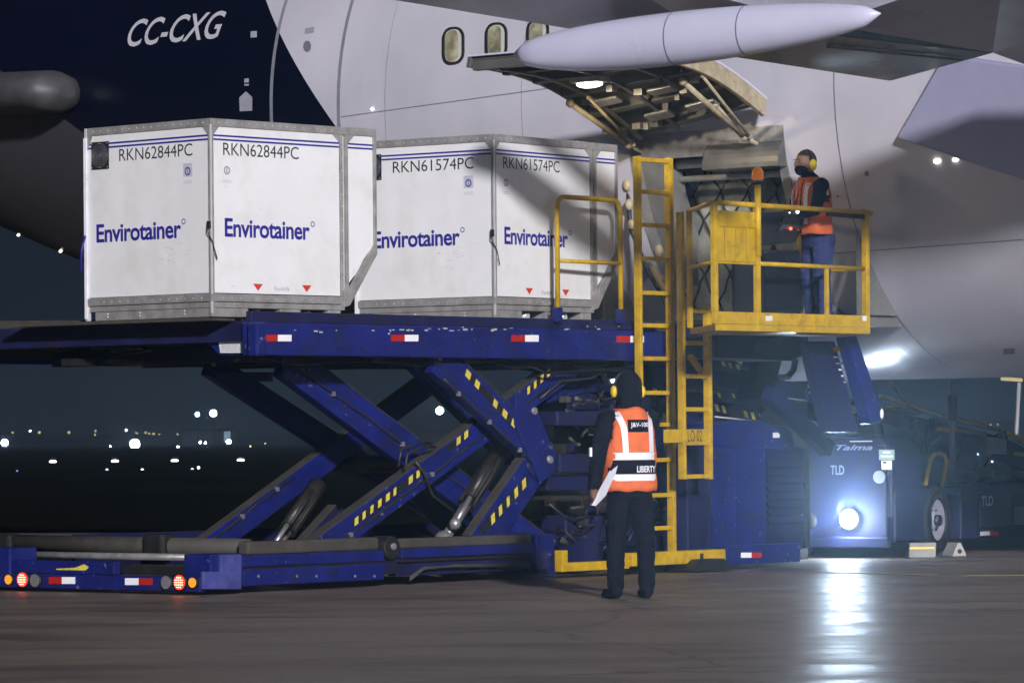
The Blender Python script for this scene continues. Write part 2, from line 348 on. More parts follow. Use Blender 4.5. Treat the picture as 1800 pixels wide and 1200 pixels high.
for i, (px, py, r) in enumerate(warm):
    far_lamp(px, py, r, 1400 if py < 770 else 700, 'street_lamp', lamp_cool if i in (2, 6, 14, 15, 16) else lamp_warm, lamp_label(px), 'street lamp',
             'distant street lamps left of the loader' if px < 1000 else 'distant lamps at right')
for px, lb in ((93, 'leftmost'), (202, 'second from left'), (307, 'third from left'), (423, 'rightmost')):
    far_lamp(px, 811 - (px - 93) * .008, 7, 300, 'runway_edge_light', lamp_edge, lb + ' of the four flat white runway lights in the dark grass', 'runway light', 'runway edge lights', (1, .5, .42), pole=True)
for px, py, m, lb in ((30, 829, lamp_taxi, 'blue taxiway light nearest the left edge'), (188, 825.5, lamp_taxi, 'blue taxiway light below the second runway light'), (250, 825.5, lamp_edge, 'small white light right of the blue taxiway light'), (338, 824.5, lamp_taxi, 'blue taxiway light beside the small white one'), (349, 821.5, lamp_edge, 'small white light touching the rightmost blue taxiway light')):
    far_lamp(px, py, 2.6, 220, 'taxiway_light', m, lb, 'taxiway light', 'taxiway lights')

# night haze over the whole field
hm_ = bpy.data.materials.new('night_haze'); hm_.use_nodes = True; hn = hm_.node_tree; hn.nodes.clear()
ho_ = hn.nodes.new('ShaderNodeOutputMaterial'); hv = hn.nodes.new('ShaderNodeVolumePrincipled')
hv.inputs['Color'].default_value = (.62, .82, 1.0, 1); hv.inputs['Density'].default_value = HAZE; hv.inputs['Anisotropy'].default_value = .82
hn.links.new(hv.outputs[0], ho_.inputs['Volume'])
g = MB(); g.box(-920, 920, -80, 2150, -1.7, 18); tag(g.build('haze', hm_), kind='stuff', label='thin night haze over the apron and airfield')

# ------------------------------------------------------------------ the aircraft
UC = 9.1
ZT = 7.25
def zb(v): return 1.79 + (0.0168 * (v - 1.5) ** 2 if v > 1.5 else 0.0)
def hw(v): return 2.52 - (0.0055 * (v - 3) ** 2 if v > 3 else 0)
def fus_uz(v, a):
    """a: angle from the lowest point, growing towards the loader side"""
    c, h = (ZT + zb(v)) / 2, (ZT - zb(v)) / 2
    return UC - hw(v) * math.sin(a), c - h * math.cos(a)
def fus_ang(z, v=0.0):
    c, h = (ZT + zb(v)) / 2, (ZT - zb(v)) / 2
    return math.acos(max(-1, min(1, (c - z) / h)))
jet = empty('cargo_jet', UV, 'white airliner with dark blue tail end, open cargo door and wing overhead', 'aircraft')
DV0, DV1, DZ0, DZ1 = -0.52, 1.26, 2.38, 3.95
angs = sorted(set([R(k) for k in range(0, 360, 4)] + [fus_ang(DZ0), fus_ang(DZ1)]))
angs = [a for i, a in enumerate(angs)]
vs_ = [-14, -11, -9, -7, -5, -3.5, -2.5, -1.5] + [DV0, 0.0, 0.6, DV1] + [1.8 + .6 * k for k in range(32)]
fm = MB(); rows = []
for v in vs_: rows.append([fm.bm.verts.new((fus_uz(v, a)[0], v, fus_uz(v, a)[1])) for a in angs])
n = len(angs)
for i in range(len(vs_) - 1):
    for k in range(n):
        a0, a1 = angs[k], angs[(k + 1) % n] if k < n - 1 else 2 * math.pi
        if DV0 - .01 <= vs_[i] and vs_[i + 1] <= DV1 + .01 and a0 >= fus_ang(DZ0) - 1e-6 and a1 <= fus_ang(DZ1) + 1e-6: continue
        f = fm._f([rows[i][k], rows[i][(k + 1) % n], rows[i + 1][(k + 1) % n], rows[i + 1][k]]); f.smooth = True
fm._f(rows[0][::-1]); fm._f(rows[-1])
fm.bm.normal_update()
fuslage_bvh = BVHTree.FromBMesh(fm.bm)
def skin_hit(px, py, off=0.004):
    o = UVi @ CAM; d = (UVi.to_3x3() @ ray(px, py)).normalized()
    h = fuslage_bvh.ray_cast(o, d)
    if h[0] is None: return None
    nn = h[1] if h[1].dot(d) < 0 else -h[1]
    return h[0] + nn * off
def snap_skin(p, off=0.006):
    """push a point sideways (along the loader axis) onto the skin"""
    h = fuslage_bvh.ray_cast(V3((0, p.y, p.z)), V3((1, 0, 0)))
    if h[0] is None: return p
    nn = h[1] if h[1].x < 0 else -h[1]
    return h[0] + nn * off
A1, A2 = skin_hit(467, 0), skin_hit(590, 222)
bk = (A2.y - A1.y) / (A2.z - A1.z); b0 = A1.y - bk * A1.z
G1, G2 = skin_hit(93, 195), skin_hit(148, 235)
def fus_mat():
    m = bpy.data.materials.new('airliner_livery'); m.use_nodes = True; n = m.node_tree; L = n.links; b = n.nodes['Principled BSDF']
    t = n.nodes.new('ShaderNodeTexCoord'); s = n.nodes.new('ShaderNodeSeparateXYZ'); L.new(t.outputs['Object'], s.inputs[0])
    def mth(op, a, b_=None, c=None):
        q = n.nodes.new('ShaderNodeMath'); q.operation = op
        for i, v in enumerate((a, b_, c)):
            if v is None: continue
            if hasattr(v, 'is_linked'): L.new(v, q.inputs[i])
            else: q.inputs[i].default_value = v
        return q.outputs[0]
    line = mth('SUBTRACT', s.outputs['Y'], mth('MULTIPLY_ADD', s.outputs['Z'], bk, b0))
    isblue = mth('GREATER_THAN', line, 0)
    # grey belly strip aft, its upper edge climbing towards the tail
    gk = (G2.z - G1.z) / (G2.y - G1.y)
    gl = mth('SUBTRACT', mth('MULTIPLY_ADD', s.outputs['Y'], gk, G1.z - gk * G1.y), s.outputs['Z'])
    isgrey = mth('GREATER_THAN', gl, 0)
    ns = n.nodes.new('ShaderNodeTexNoise'); ns.inputs['Scale'].default_value = .9; ns.inputs['Detail'].default_value = 8; L.new(t.outputs['Object'], ns.inputs['Vector'])
    c1 = n.nodes.new('ShaderNodeValToRGB'); L.new(ns.outputs['Fac'], c1.inputs[0])
    c1.color_ramp.elements[0].position = .3; c1.color_ramp.elements[0].color = (.49, .478, .55, 1); c1.color_ramp.elements[1].position = .7; c1.color_ramp.elements[1].color = (.59, .572, .645, 1)
    mx = n.nodes.new('ShaderNodeMix'); mx.data_type = 'RGBA'; L.new(isblue, mx.inputs['Factor']); L.new(c1.outputs[0], mx.inputs['A']); mx.inputs['B'].default_value = (.0016, .0022, .012, 1)
    m2 = n.nodes.new('ShaderNodeMix'); m2.data_type = 'RGBA'; f2 = mth('MULTIPLY', isblue, isgrey); L.new(f2, m2.inputs['Factor']); L.new(mx.outputs['Result'], m2.inputs['A']); m2.inputs['B'].default_value = (.045, .045, .055, 1)
    L.new(m2.outputs['Result'], b.inputs['Base Color']); b.inputs['Roughness'].default_value = .26
    # skin panel waviness
    mp = n.nodes.new('ShaderNodeMapping'); L.new(t.outputs['Object'], mp.inputs[0]); mp.inputs['Scale'].default_value = (1, 2, 1)
    w = n.nodes.new('ShaderNodeTexNoise'); w.inputs['Scale'].default_value = 1.6; w.inputs['Detail'].default_value = 3; L.new(mp.outputs[0], w.inputs['Vector'])
    bp = n.nodes.new('ShaderNodeBump'); bp.inputs['Strength'].default_value = .25; bp.inputs['Distance'].default_value = .03; L.new(w.outputs['Fac'], bp.inputs['Height']); L.new(bp.outputs[0], b.inputs['Normal'])
    return m
fm.build('fuselage', fus_mat(), jet)
def ring_strip(v, w, a0, a1, name, m, lean=0.0, off=.004):
    b = MB(); N = 24; prev = None
    for k in range(N + 1):
        a = a0 + (a1 - a0) * k / N; q = []
        for s in (-w / 2, w / 2):
            vv = v + s; u, z = fus_uz(vv, a); q.append(b.bm.verts.new((u - off * math.sin(a), vv, z - off * math.cos(a))))
        if prev: b._f([prev[0], prev[1], q[1], q[0]])
        prev = q
    return b.build(name, m, jet)
pale_seam = node_mat('pale_seam', (0.22, 0.23, 0.27), 0.5)
for px, py in ((480, 120), (598, 120)):
    h = skin_hit(px, py); ring_strip(h.y, .045, R(50), R(140), 'skin_seam', pale_seam)
for v in (2.6, 4.4):
    ring_strip(v, .006, R(15), R(140), 'skin_seam', pale_seam)
for v in (-1.15, -3.4, -5.8):
    ring_strip(v, .012, R(15), R(140), 'skin_seam', seam_grey)
def skin_patch(pts, m, name, off=.005, sub=1):
    b = MB(); b._f([b.bm.verts.new(skin_hit(x, y, off)) for x, y in pts]); return b.build(name, m, jet, fix=False)
def lap(y0, y1, x0, x1):                                          # long lap joint line
    b = MB(); prev = None
    for k in range(20):
        x = x0 + (x1 - x0) * k / 19; y = y0 + (y1 - y0) * k / 19
        a = skin_hit(x, y, .004); c = skin_hit(x, y + 1.4, .004)
        if a is None or c is None: prev = None; continue
        q = [b.bm.verts.new(a), b.bm.verts.new(c)]
        if prev: b._f([prev[0], prev[1], q[1], q[0]])
        prev = q
    b.build('lap_joint', seam_grey, jet, fix=False)
lap(446, 420, 1440, 1799)
lap(205, 150, 600, 1000)
# registration
t0, t1 = skin_hit(222, 84), skin_hit(388, 68)
q = skin_hit(232, 36)
xd = V3((0, t1.y - t0.y, t1.z - t0.z)); Ltxt = xd.length; xd.normalize()
reg_m = node_mat('registration_grey', (0.50, 0.50, 0.55), 0.5, var=.04)
lettering('registration', 'CC-CXG', Ltxt, abs(q.z - t0.z), reg_m, jet, V3((0, t0.y, t0.z)), xd, V3((0, 0, 1)), shear=.22, bold=.012, snap=snap_skin)
for pts in (((441, 56), (452, 55), (452, 66), (441, 67)), ((430, 139), (438, 138), (438, 145), (430, 146)), ((430, 148), (438, 148), (438, 151), (430, 151)), ((421, 172), (433, 161), (444, 171), (444, 195), (422, 196))):
    skin_patch(pts, node_mat('placard', (.35, .36, .42), .5), 'placard')
for pts in (((537, 50), (553, 48), (552, 58), (536, 60)), ((1381, 348), (1396, 346), (1396, 352), (1381, 354))):
    skin_patch(pts, ink_grey, 'placard')
for cx, cy, rx, ry in ((540.5, 82, 7, 10), (1524, 305, 4, 5), (1473, 345, 2, 2.5), (1648, 283, 0, 0)):
    if rx: skin_patch([(cx + rx * math.cos(t * math.pi / 8), cy + ry * math.sin(t * math.pi / 8)) for t in range(16)], seam_grey, 'vent')
glint_m = emis('glint_glow', (1, .95, .8), 6)  # glowing balls put on the skin in place of light reflections
for cx, cy, rx in ((1648, 283, 6), (1680, 280.5, 4.5), (33, 421, 3), (107, 440.5, 3), (655, 192, 2)):
    h = skin_hit(cx, cy, .01)
    while h is None: cy -= 3; h = skin_hit(cx, cy, .01)
    b = MB(); b.ball(h, .011 * rx / 3 + .008, 8, (.6, 1.3, .7)); b.build('skin_glint', glint_m, jet)
# scuffed access marks low on the belly
skin_patch(((1764, 612), (1784, 611), (1784, 621), (1764, 622)), seam_grey, 'access_panel')

# passenger windows: rounded frame ring + pane
def window(cx, cy, hwp, hhp):
    c = skin_hit(cx, cy, .002); e1 = skin_hit(cx + 10, cy - .9, .002) - c; e1.normalize(); e2 = skin_hit(cx, cy - 10, .002) - c; e2.normalize()
    nn = e1.cross(e2).normalized()
    if nn.dot(UVi @ CAM - c) < 0: nn = -nn
    s = (c - UVi @ CAM).length / F
    w = hwp * s / abs((UV.to_3x3() @ e1).x); h = hhp * s
    def rr(w, h, r, d, N=5):
        pts = []
        for sx_, sy_, a0 in ((1, 1, 0), (-1, 1, 90), (-1, -1, 180), (1, -1, 270)):
            for k in range(N + 1):
                a = R(a0 + 90 * k / N); x = sx_ * (w - r) + r * math.cos(a); y = sy_ * (h - r) + r * math.sin(a)
                pts.append(c + e1 * x + e2 * y + nn * d)
        return pts
    b = MB(); b.loft([rr(w, h, w * .8, .004), rr(w, h, w * .8, .022), rr(w * .84, h * .9, w * .68, .022), rr(w * .84, h * .9, w * .68, .006)], smooth=False, capa=False, capb=False)
    f = b.build('window', ink_black, jet, fix=False)
    b = MB(); b._f([b.bm.verts.new(p) for p in rr(w * .86, h * .92, w * .7, .007)]); b.build('pane', glass, f, fix=False)
    b = MB()
    lining = node_mat('window_lining', (.55, .58, .52), .4)
    b.loft([rr(w * .80, h * .87, w * .62, .009), [p - e1 * w * .18 for p in rr(w * .6, h * .84, w * .45, .0095)]], capa=False, capb=False)
    b.build('window_lining', lining, f, fix=False)
window(798.5, 81, 19, 34); window(874, 73, 19, 34); window(947, 66, 19, 34)

# cargo hold behind the opening
b = MB(); HU = 9.9
b.box(6.9, HU, DV0 - .6, DV1 + .6, DZ0 - .12, DZ0 - .02); b.build('hold_floor', hold_wall, jet)
b = MB(); b.box(6.95, HU, DV0 - .65, DV0 - .6, DZ0 - .02, DZ1 + .1); b.box(6.95, HU, DV1 + .6, DV1 + .65, DZ0 - .02, DZ1 + .1); b.box(HU, HU + .05, DV0 - .6, DV1 + .6, DZ0 - .02, DZ1 + .1); b.build('hold_wall', hold_wall, jet)
b = MB(); b.box(7.0, HU, DV0 - .6, DV1 + .6, DZ1 + .1, DZ1 + .15); b.build('hold_ceiling', hold_wall, jet)
# door surround: jambs, sill and lintel following the skin
def skin_frame(v0, v1, a0, a1, depth, m, name, proud=.012):
    b = MB(); N = 10; prev = None
    for k in range(N + 1):
        a = a0 + (a1 - a0) * k / N; q = []
        for vv, d in ((v0, -proud), (v1, -proud), (v1, depth), (v0, depth)):
            u, z = fus_uz(vv, a); q.append(b.bm.verts.new((u + d * math.sin(a), vv, z + d * math.cos(a))))
        if prev:
            for i in range(4): b._f([prev[i], prev[(i + 1) % 4], q[(i + 1) % 4], q[i]])
        else: b._f(q)
        prev = q
    b._f(prev[::-1]); return b.build(name, m, jet)
aS, aT = fus_ang(DZ0), fus_ang(DZ1)
skin_frame(DV1 - .10, DV1 + .03, aS - .02, aT + .02, .3, alu, 'door_jamb')
skin_frame(DV1 - .34, DV1 - .102, aS, aT, .28, hold_wall, 'door_jamb_liner')
skin_frame(DV0 - .03, DV0 + .07, aS - .02, aT + .02, .3, alu, 'door_jamb')
skin_frame(DV0 + .072, DV1 - .342, aS - .03, aS + .03, .3, alu, 'door_sill')
skin_frame(DV0 - .029, DV1 + .029, aT - .02, aT + .07, .22, steel, 'door_lintel')
b = MB(); u, z = fus_uz(0, aT)
b.tube([(u + .25, DV0 + .08, z - .10), (u + .25, DV1 - .35, z - .10)], .045, 12); b.build('lintel_tube', alu_bright, jet)
b = MB(); b.tube([(u + .30, DV0 + .08, z - .24), (u + .30, DV1 - .35, z - .24)], .03, 12); b.build('lintel_tube', alu_bright, jet)
# hinge-side curved metal hood on the right of the opening
b = MB(); N = 10
rg = []
for k in range(N + 1):
    a = math.pi * .5 * k / N
    rg.append((u - .22 * math.cos(a) + .12, z - .20 + .32 * math.sin(a)))
pts = [V3((x_, DV0 - .02, z_)) for x_, z_ in rg] + [V3((u + .3, DV0 - .02, z - .2))]
b.prism(pts, (0, .9, 0)); b.build('door_hinge_hood', door_inner, jet, bevel=.01)

# the open cargo door: a curved shell swung up and out
L0 = V3((fus_uz(0, aT)[0] - .12, 0, DZ1 + .14)); oc = P(820, 104, v=DV1); L1 = V3((oc.x, 0, oc.z))
dl = (L1 - L0); dn = V3((dl.z, 0, -dl.x)).normalized();  dn = dn if dn.z > 0 else -dn
def door_pt(s, v, d=0.0):
    t_ = (DV1 - v) / (DV1 - DV0); p = L0 + V3((-.12, 0, .26)) * t_ * (1 - s) + dl * s + dn * (.20 * math.sin(math.pi * min(1, s * .95 + .02)) + d); p.y = v; return p
def door_slab(v0, v1, s0, s1, d0, d1, m, name, N=12, parent=jet):
    b = MB(); prev = None
    for k in range(N + 1):
        s = s0 + (s1 - s0) * k / N
        q = [b.bm.verts.new(door_pt(s, v, d)) for v, d in ((v0, d0), (v1, d0), (v1, d1), (v0, d1))]
        if prev:
            for i in range(4): b._f([prev[i], prev[(i + 1) % 4], q[(i + 1) % 4], q[i]])
        else: b._f(q)
        prev = q
    b._f(prev[::-1]); return b.build(name, m, parent, bevel=.006)
door = door_slab(DV0, DV1, 0, 1, 0, .02, plane_white, 'cargo_door')
door_slab(DV0 + .04, DV1 - .04, .02, .98, -.03, -.002, door_inner, 'door_liner', parent=door)
door_slab(DV0 - .001, DV0 + .045, 0.0, .995, -.16, -.001, primer, 'door_edge_frame', parent=door)
door_slab(DV1 - .04, DV1 + .001, 0.0, .995, -.10, -.001, door_inner, 'door_edge_frame', parent=door)
for s in (.06, .24, .42, .60, .78, .95):
    door_slab(DV0 + .05, DV1 - .05, s, s + .03, -.13, -.032, door_inner, 'door_rib', N=2, parent=door)
for v in (DV0 + .45, DV0 + .95, DV1 - .35):
    door_slab(v, v + .05, .05, .97, -.15, -.131, door_inner, 'door_stringer', parent=door)
for s, v, w in ((.15, DV0 + .3, .35), (.15, DV0 + .85, .3), (.33, DV0 + .5, .3), (.33, DV1 - .6, .35)):
    door_slab(v, v + w, s, s + .05, -.165, -.14, steel, 'door_bracket', N=2, parent=door)
# hinge arms between the opening and the door
def arm3(a, b_, r, m=primer, name='door_hinge_arm'):
    k = MB(); k.tube([a, b_], r, 8); k.ball(a, r * 1.6, 8); k.ball(b_, r * 1.6, 8); return k.build(name, m, jet)
for vv in (DV1 - .12, DV0 + .28):
    h0 = V3((L0.x + .25, vv, DZ1 - .02)); e0 = V3((L0.x - .10, vv, DZ1 + .08)); 
    d1 = door_pt(.42, vv, -.18); d2 = door_pt(.16, vv + .05, -.16)
    arm3(h0, e0, .022); arm3(e0, d1, .026); arm3(V3((e0.x + .05, vv + .08, e0.z + .03)), d2, .018)
    arm3(e0 + V3((0, -.06, 0)), d1 + V3((0, -.22, .04)), .015)
for _ in range(14):
    s = random.uniform(.1, .5); v = random.uniform(DV0 + .1, DV1 - .2); p = door_pt(s, v, -.16)
    b = MB(); b.box(p.x - random.uniform(.02, .06), p.x + .02, v - random.uniform(.02, .07), v + .03, p.z - .01, p.z + .05); b.build('door_latch', random.choice([grease, grease, door_inner, alu]), door)
# lamp in the door: fitting plus its light
lp = door_pt(.60, DV0 + 1.0, -.16)
lq = P(1036, 118, u=lp.x); lq.z = door_pt(.60, lq.y, -.21).z
lampM = emis('door_lamp_glow', (1.0, .93, .75), 6)
b = MB(); b.box(lq.x - .10, lq.x + .10, lq.y - .16, lq.y + .16, lq.z + .02, lq.z + .07); dlp = b.build('door_lamp', alu, door)
b = MB(); b.ball(V3((lq.x, lq.y, lq.z + .005)), .10, 12, (.7, 1.5, .35)); b.build('lamp_lens', lampM, dlp)
pl = bpy.data.lights.new('door_lamp_light', 'SPOT'); pl.energy = 50; pl.color = (1.0, .80, .52); pl.spot_size = R(165); pl.spot_blend = .4; pl.shadow_soft_size = .06
po = bpy.data.objects.new('door_lamp_light', pl); C.objects.link(po); po.parent = jet; po.location = (lq.x, lq.y, lq.z - .07)
po.rotation_euler = V3((.35, -.05, -1)).to_track_quat('-Z', 'Y').to_euler()

# wing: underside seen from below; trailing edge towards the tail
VT = -3.0
def T_(x, y, v=VT): return P(x, y, v=v)
tp = [T_(690, 0, -.4), T_(965, 45, -1.6), T_(1300, 100, -2.8), T_(1450, 55, -4.4) + V3((0, 0, .05)), T_(1745, 93, -4.6), T_(1860, 135, -4.6)]
zl = tp[0].z
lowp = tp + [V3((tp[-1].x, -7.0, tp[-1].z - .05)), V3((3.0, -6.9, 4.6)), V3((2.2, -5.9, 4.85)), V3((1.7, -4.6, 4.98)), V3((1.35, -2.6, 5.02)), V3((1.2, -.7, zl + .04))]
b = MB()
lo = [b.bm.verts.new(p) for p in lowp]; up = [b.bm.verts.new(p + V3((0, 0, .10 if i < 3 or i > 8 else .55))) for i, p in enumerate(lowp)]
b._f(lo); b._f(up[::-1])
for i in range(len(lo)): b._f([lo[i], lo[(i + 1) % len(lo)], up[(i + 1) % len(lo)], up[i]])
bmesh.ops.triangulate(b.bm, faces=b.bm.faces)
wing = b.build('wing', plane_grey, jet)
for y0, y1 in ((30, 62), (12, 30)):
    a = T_(760, y0 - 18, -3.5); c = T_(1240, y1 - 30, -3.6)
# flap track fairing: long pod slung under the trailing edge
T0, T1 = P(903, 95, u=1.6), P(1548, 24, u=1.6)
b = MB(); rings = []; NR = 26
for k in range(NR + 1):
    s = k / NR; c = T0.lerp(T1, s)
    prof = (math.sin(math.pi * min(s, 1 - 1e-4) ** .86) ** .46) if 0 < s < 1 else 0.01
    rz, ru = .212 * prof + .003, .17 * prof + .003
    c = c + V3((0, 0, -.02 * prof))
    rings.append([c + V3((ru * math.cos(a), 0, rz * math.sin(a))) for a in [2 * math.pi * j / 20 for j in range(20)]])
b.loft(rings); pod = b.build('flap_fairing', plane_white, jet)
for k in (12, 17):
    b = MB()
    b.loft([[p + (p - T0.lerp(T1, k / NR)) * .012 + V3((0, dy, 0)) for p in rings[k]] for dy in (-.006, .006)], capa=False, capb=False); b.build('fairing_seam', seam_grey, pod)
b = MB(); b.prism([T_(1290, 101), T_(1565, 143), T_(1745, 94, -4.5), T_(1440, 60, -4.2)], (0, -.02, .10)); fl = b.build('inboard_flap', teal_metal, jet, bevel=.01)
b = MB(); b.bar(T_(1455, 80, -3.9) - V3((0, 0, .01)), T_(1690, 104, -4.2) - V3((0, 0, .01)), .03, .02); b.build('flap_seam', seam_grey, fl)
# body fairing panel on the right
b = MB()
bp_ = [skin_hit(x, y, .12) for x, y in ((1672, 100), (1588, 240), (1700, 276), (1799, 306), (1799, 200), (1799, 100))]
ex = skin_hit(1799, 306, .12) - skin_hit(1700, 276, .12)
bp_[3] += ex; bp_[4] += ex; bp_[5] += ex
body_f = node_mat('body_fairing_paint', (.32, .32, .47), .45, var=.05)
b.prism(bp_, (.16, 0, .02)); b.build('body_fairing', body_f, jet, bevel=.02)
# dark rounded tail fairing at the far left
a_, c_ = skin_hit(150, 163, .25), skin_hit(-60, 168, .25)
b = MB(); rings = []
for k in range(18):
    s = k / 17; c = a_.lerp(c_, s); pr = min(1, math.sin(min(1, s * 7 + .03) * math.pi / 2)) ** .42
    rings.append([c + V3((.42 * pr * math.cos(t * math.pi / 10), 0, .235 * pr * math.sin(t * math.pi / 10))) for t in range(20)])
b.loft(rings); b.build('tail_fairing', tail_grey, jet)
# hanging door actuator beside the opening (left jamb)
k_ = [P(x, y, u=6.75) for x, y in ((1104, 330), (1108, 400), (1140, 480), (1165, 520), (1180, 560))]
b = MB(); b.tube(k_, .022, 8); b.build('door_actuator_pipe', grease, jet)
for x, y, r in ((1103, 325, .05), (1106, 360, .045), (1158, 442, .05), (1162, 495, .05), (1110, 395, .04)):
    b = MB(); b.ball(P(x, y, u=6.72), r, 10, (1, 1, 1.3)); b.build('door_actuator_joint', primer, jet)
b = MB(); b.tube([P(1148, 470, u=6.7), P(1162, 500, u=6.7), P(1180, 520, u=6.7)], .035, 8); b.build('door_actuator', primer, jet)

# ------------------------------------------------------------------ netted cargo inside the hold
cg = empty('netted_cargo_pallet', frame_at(7.28, .35, DZ0 - .02), 'plastic wrapped grey pallet load under a black cargo net in the doorway', 'cargo pallet')
b = MB(); NX, NZ = 16, 12; W_, H_ = 1.75, 1.42
def bulge(i, k):
    x = -W_ / 2 + W_ * i / NX; z = .06 + H_ * k / NZ
    d = -.10 * math.sin(math.pi * i / NX) ** .5 * math.sin(math.pi * min(1, k / NZ + .15)) ** .5 - .02 * math.sin(i * 2.1 + k * 1.3)
    if k == NZ: z += .02 * math.sin(i * 1.7)
    return V3((d, x, z))
g_ = [[b.bm.verts.new(bulge(i, k)) for i in range(NX + 1)] for k in range(NZ + 1)]
for k in range(NZ):
    for i in range(NX): f = b._f([g_[k][i], g_[k][i + 1], g_[k + 1][i + 1], g_[k + 1][i]]); f.smooth = True
bk_ = [b.bm.verts.new((1.3, p[1], p[2])) for p in (g_[0][0].co, g_[0][-1].co, g_[-1][-1].co, g_[-1][0].co)]
b._f(g_[-1] + [bk_[2], bk_[3]]); b._f([g_[k][0] for k in range(NZ + 1)] + [bk_[3], bk_[0]]); b._f([g_[k][-1] for k in range(NZ + 1)] + [bk_[2], bk_[1]])
b.build('wrapped_load', plastic_wrap, cg)
b = MB(); b.box(-.08, 1.3, -W_ / 2 - .03, W_ / 2 + .03, 0.0, .055); b.build('pallet', alu, cg)
def on_load(x, z):
    i = (x + W_ / 2) / W_ * NX; k = (z - .06) / H_ * NZ
    p = bulge(i, k); return V3((p.x - .014, x, z))
net = MB()
for s in range(-6, 9):
    for dr in (1, -1):
        pts = []
        for k in range(15):
            z = .08 + (H_ - .04) * k / 14; x = (s - 1) * .33 + dr * (z - .7) * .62 + .015 * math.sin(k * 2 + s)
            if abs(x) < W_ / 2 - .01: pts.append(on_load(x, z))
        if len(pts) > 2: net.tube(pts, .012, 5)
net.build('cargo_net', black, cg)

# ------------------------------------------------------------------ the container loader
LD = empty('cargo_loader', UV, 'blue scissor lift aircraft cargo loader with yellow ladders and operator basket', 'cargo loader')
ZD = 2.26
UE = 5.55
def L(name, m, bevel=.008, parent=LD): return lambda b, **k: b.build(name, m, parent, bevel=bevel, **k)
# main deck
b = MB(); b.box(.06, UE, .12, 3.7, ZD - .20, ZD - .03); b.build('deck_platform', blue_shaded, LD)
b = MB(); b.box(.0, UE, 0, .12, 1.943, 2.215); sb = b.build('deck_side_beam', blue, LD, bevel=.012)
b = MB(); b.box(.03, UE - .15, .035, .10, 2.2155, 2.305); b.build('deck_edge_lip', blue_shaded, LD, bevel=.006)
b = MB(); b.box(.0, UE, 3.7, 3.82, 1.943, 2.305); b.build('deck_side_beam', blue, LD, bevel=.012)
# worn paint scratches along the beam (bare marks)
sm_ = node_mat('bare_scratch', (.45, .45, .5), .5)
b = MB(); b.mat(sm_)
for k in range(34):
    px = random.choice([random.uniform(665, 890), random.uniform(470, 1110)]); py = random.gauss(580, 2.5) if px < 890 else random.uniform(572, 580)
    p = P(px, py, v=-.003); w = random.uniform(.004, .03); h = random.uniform(.002, .008)
    b.box(p.x - w, p.x + w, -.003, .001, p.z - h, p.z + h)
b.build('paint_scuff', sm_, LD)
def reflector(cx, cy, wpx, hpx, v=None, u=None, order='rw', parent=LD):
    """red and white retroreflective marker"""
    t = None
    for k, side in enumerate(order):
        x0, x1 = (cx - wpx / 2, cx) if k == 0 else (cx, cx + wpx / 2)
        q = [P(x0, cy + hpx / 2, v=v, u=u), P(x1, cy + hpx / 2, v=v, u=u), P(x1, cy - hpx / 2, v=v, u=u), P(x0, cy - hpx / 2, v=v, u=u)]
        b = MB(); b.prism(q, (0, .004, 0) if v is not None else (.004, 0, 0))
        b.build('reflector_strip', refl_red if side == 'r' else refl_white, parent)
for cx, cy in ((488.5, 594), (711.5, 594), (923, 594.5), (1108, 596)): reflector(cx, cy, 48, 11.5, v=-.005)
# rear end of the deck
uR = 0.0
def PR(x, y, u=uR): return P(x, y, u=u)
b = MB(); b.prism([PR(434, 566, -.06), PR(452, 566, -.06), PR(452, 626, -.06), PR(434, 626, -.06)], (.12, 0, 0)); b.build('deck_end_cap', blue, LD, bevel=.02)
b = MB(); b.prism([PR(x, y, .12) for x, y in ((338, 568), (352, 566), (384, 590), (434, 590), (434, 624), (385, 624), (360, 600), (338, 600))], (.08, 0, 0)); b.build('deck_end_plate', blue, LD, bevel=.01)
b = MB(); b.prism([PR(x, y, .3) for x, y in ((352, 560), (434, 560), (434, 592), (384, 592))], (.05, 0, 0)); b.build('deck_end_recess', brown, LD)
b = MB(); b.prism([PR(x, y, .10) for x, y in ((384, 600), (431, 600), (431, 620), (387, 620))], (.015, 0, 0)); b.build('number_label', white, LD)
b = MB()
for k in range(5):
    b.prism([PR(x, y, .097) for x, y in ((388, 603 + k * 3.4), (428, 602.6 + k * 3.4), (428, 603.2 + k * 3.4), (388, 603.8 + k * 3.4))], (.002, 0, 0))
b.build('label_scratch', ink_grey, LD)
b = MB(); b.prism([PR(x, y, .2) for x, y in ((401, 563), (428, 563), (428, 583), (401, 583))], (.05, 0, 0)); b.build('stop_block', yellow, LD, bevel=.01)
b = MB(); b.tube([PR(421, 578, .15), PR(421, 578, .26)], .03, 12); b.build('stop_roller', black, LD)
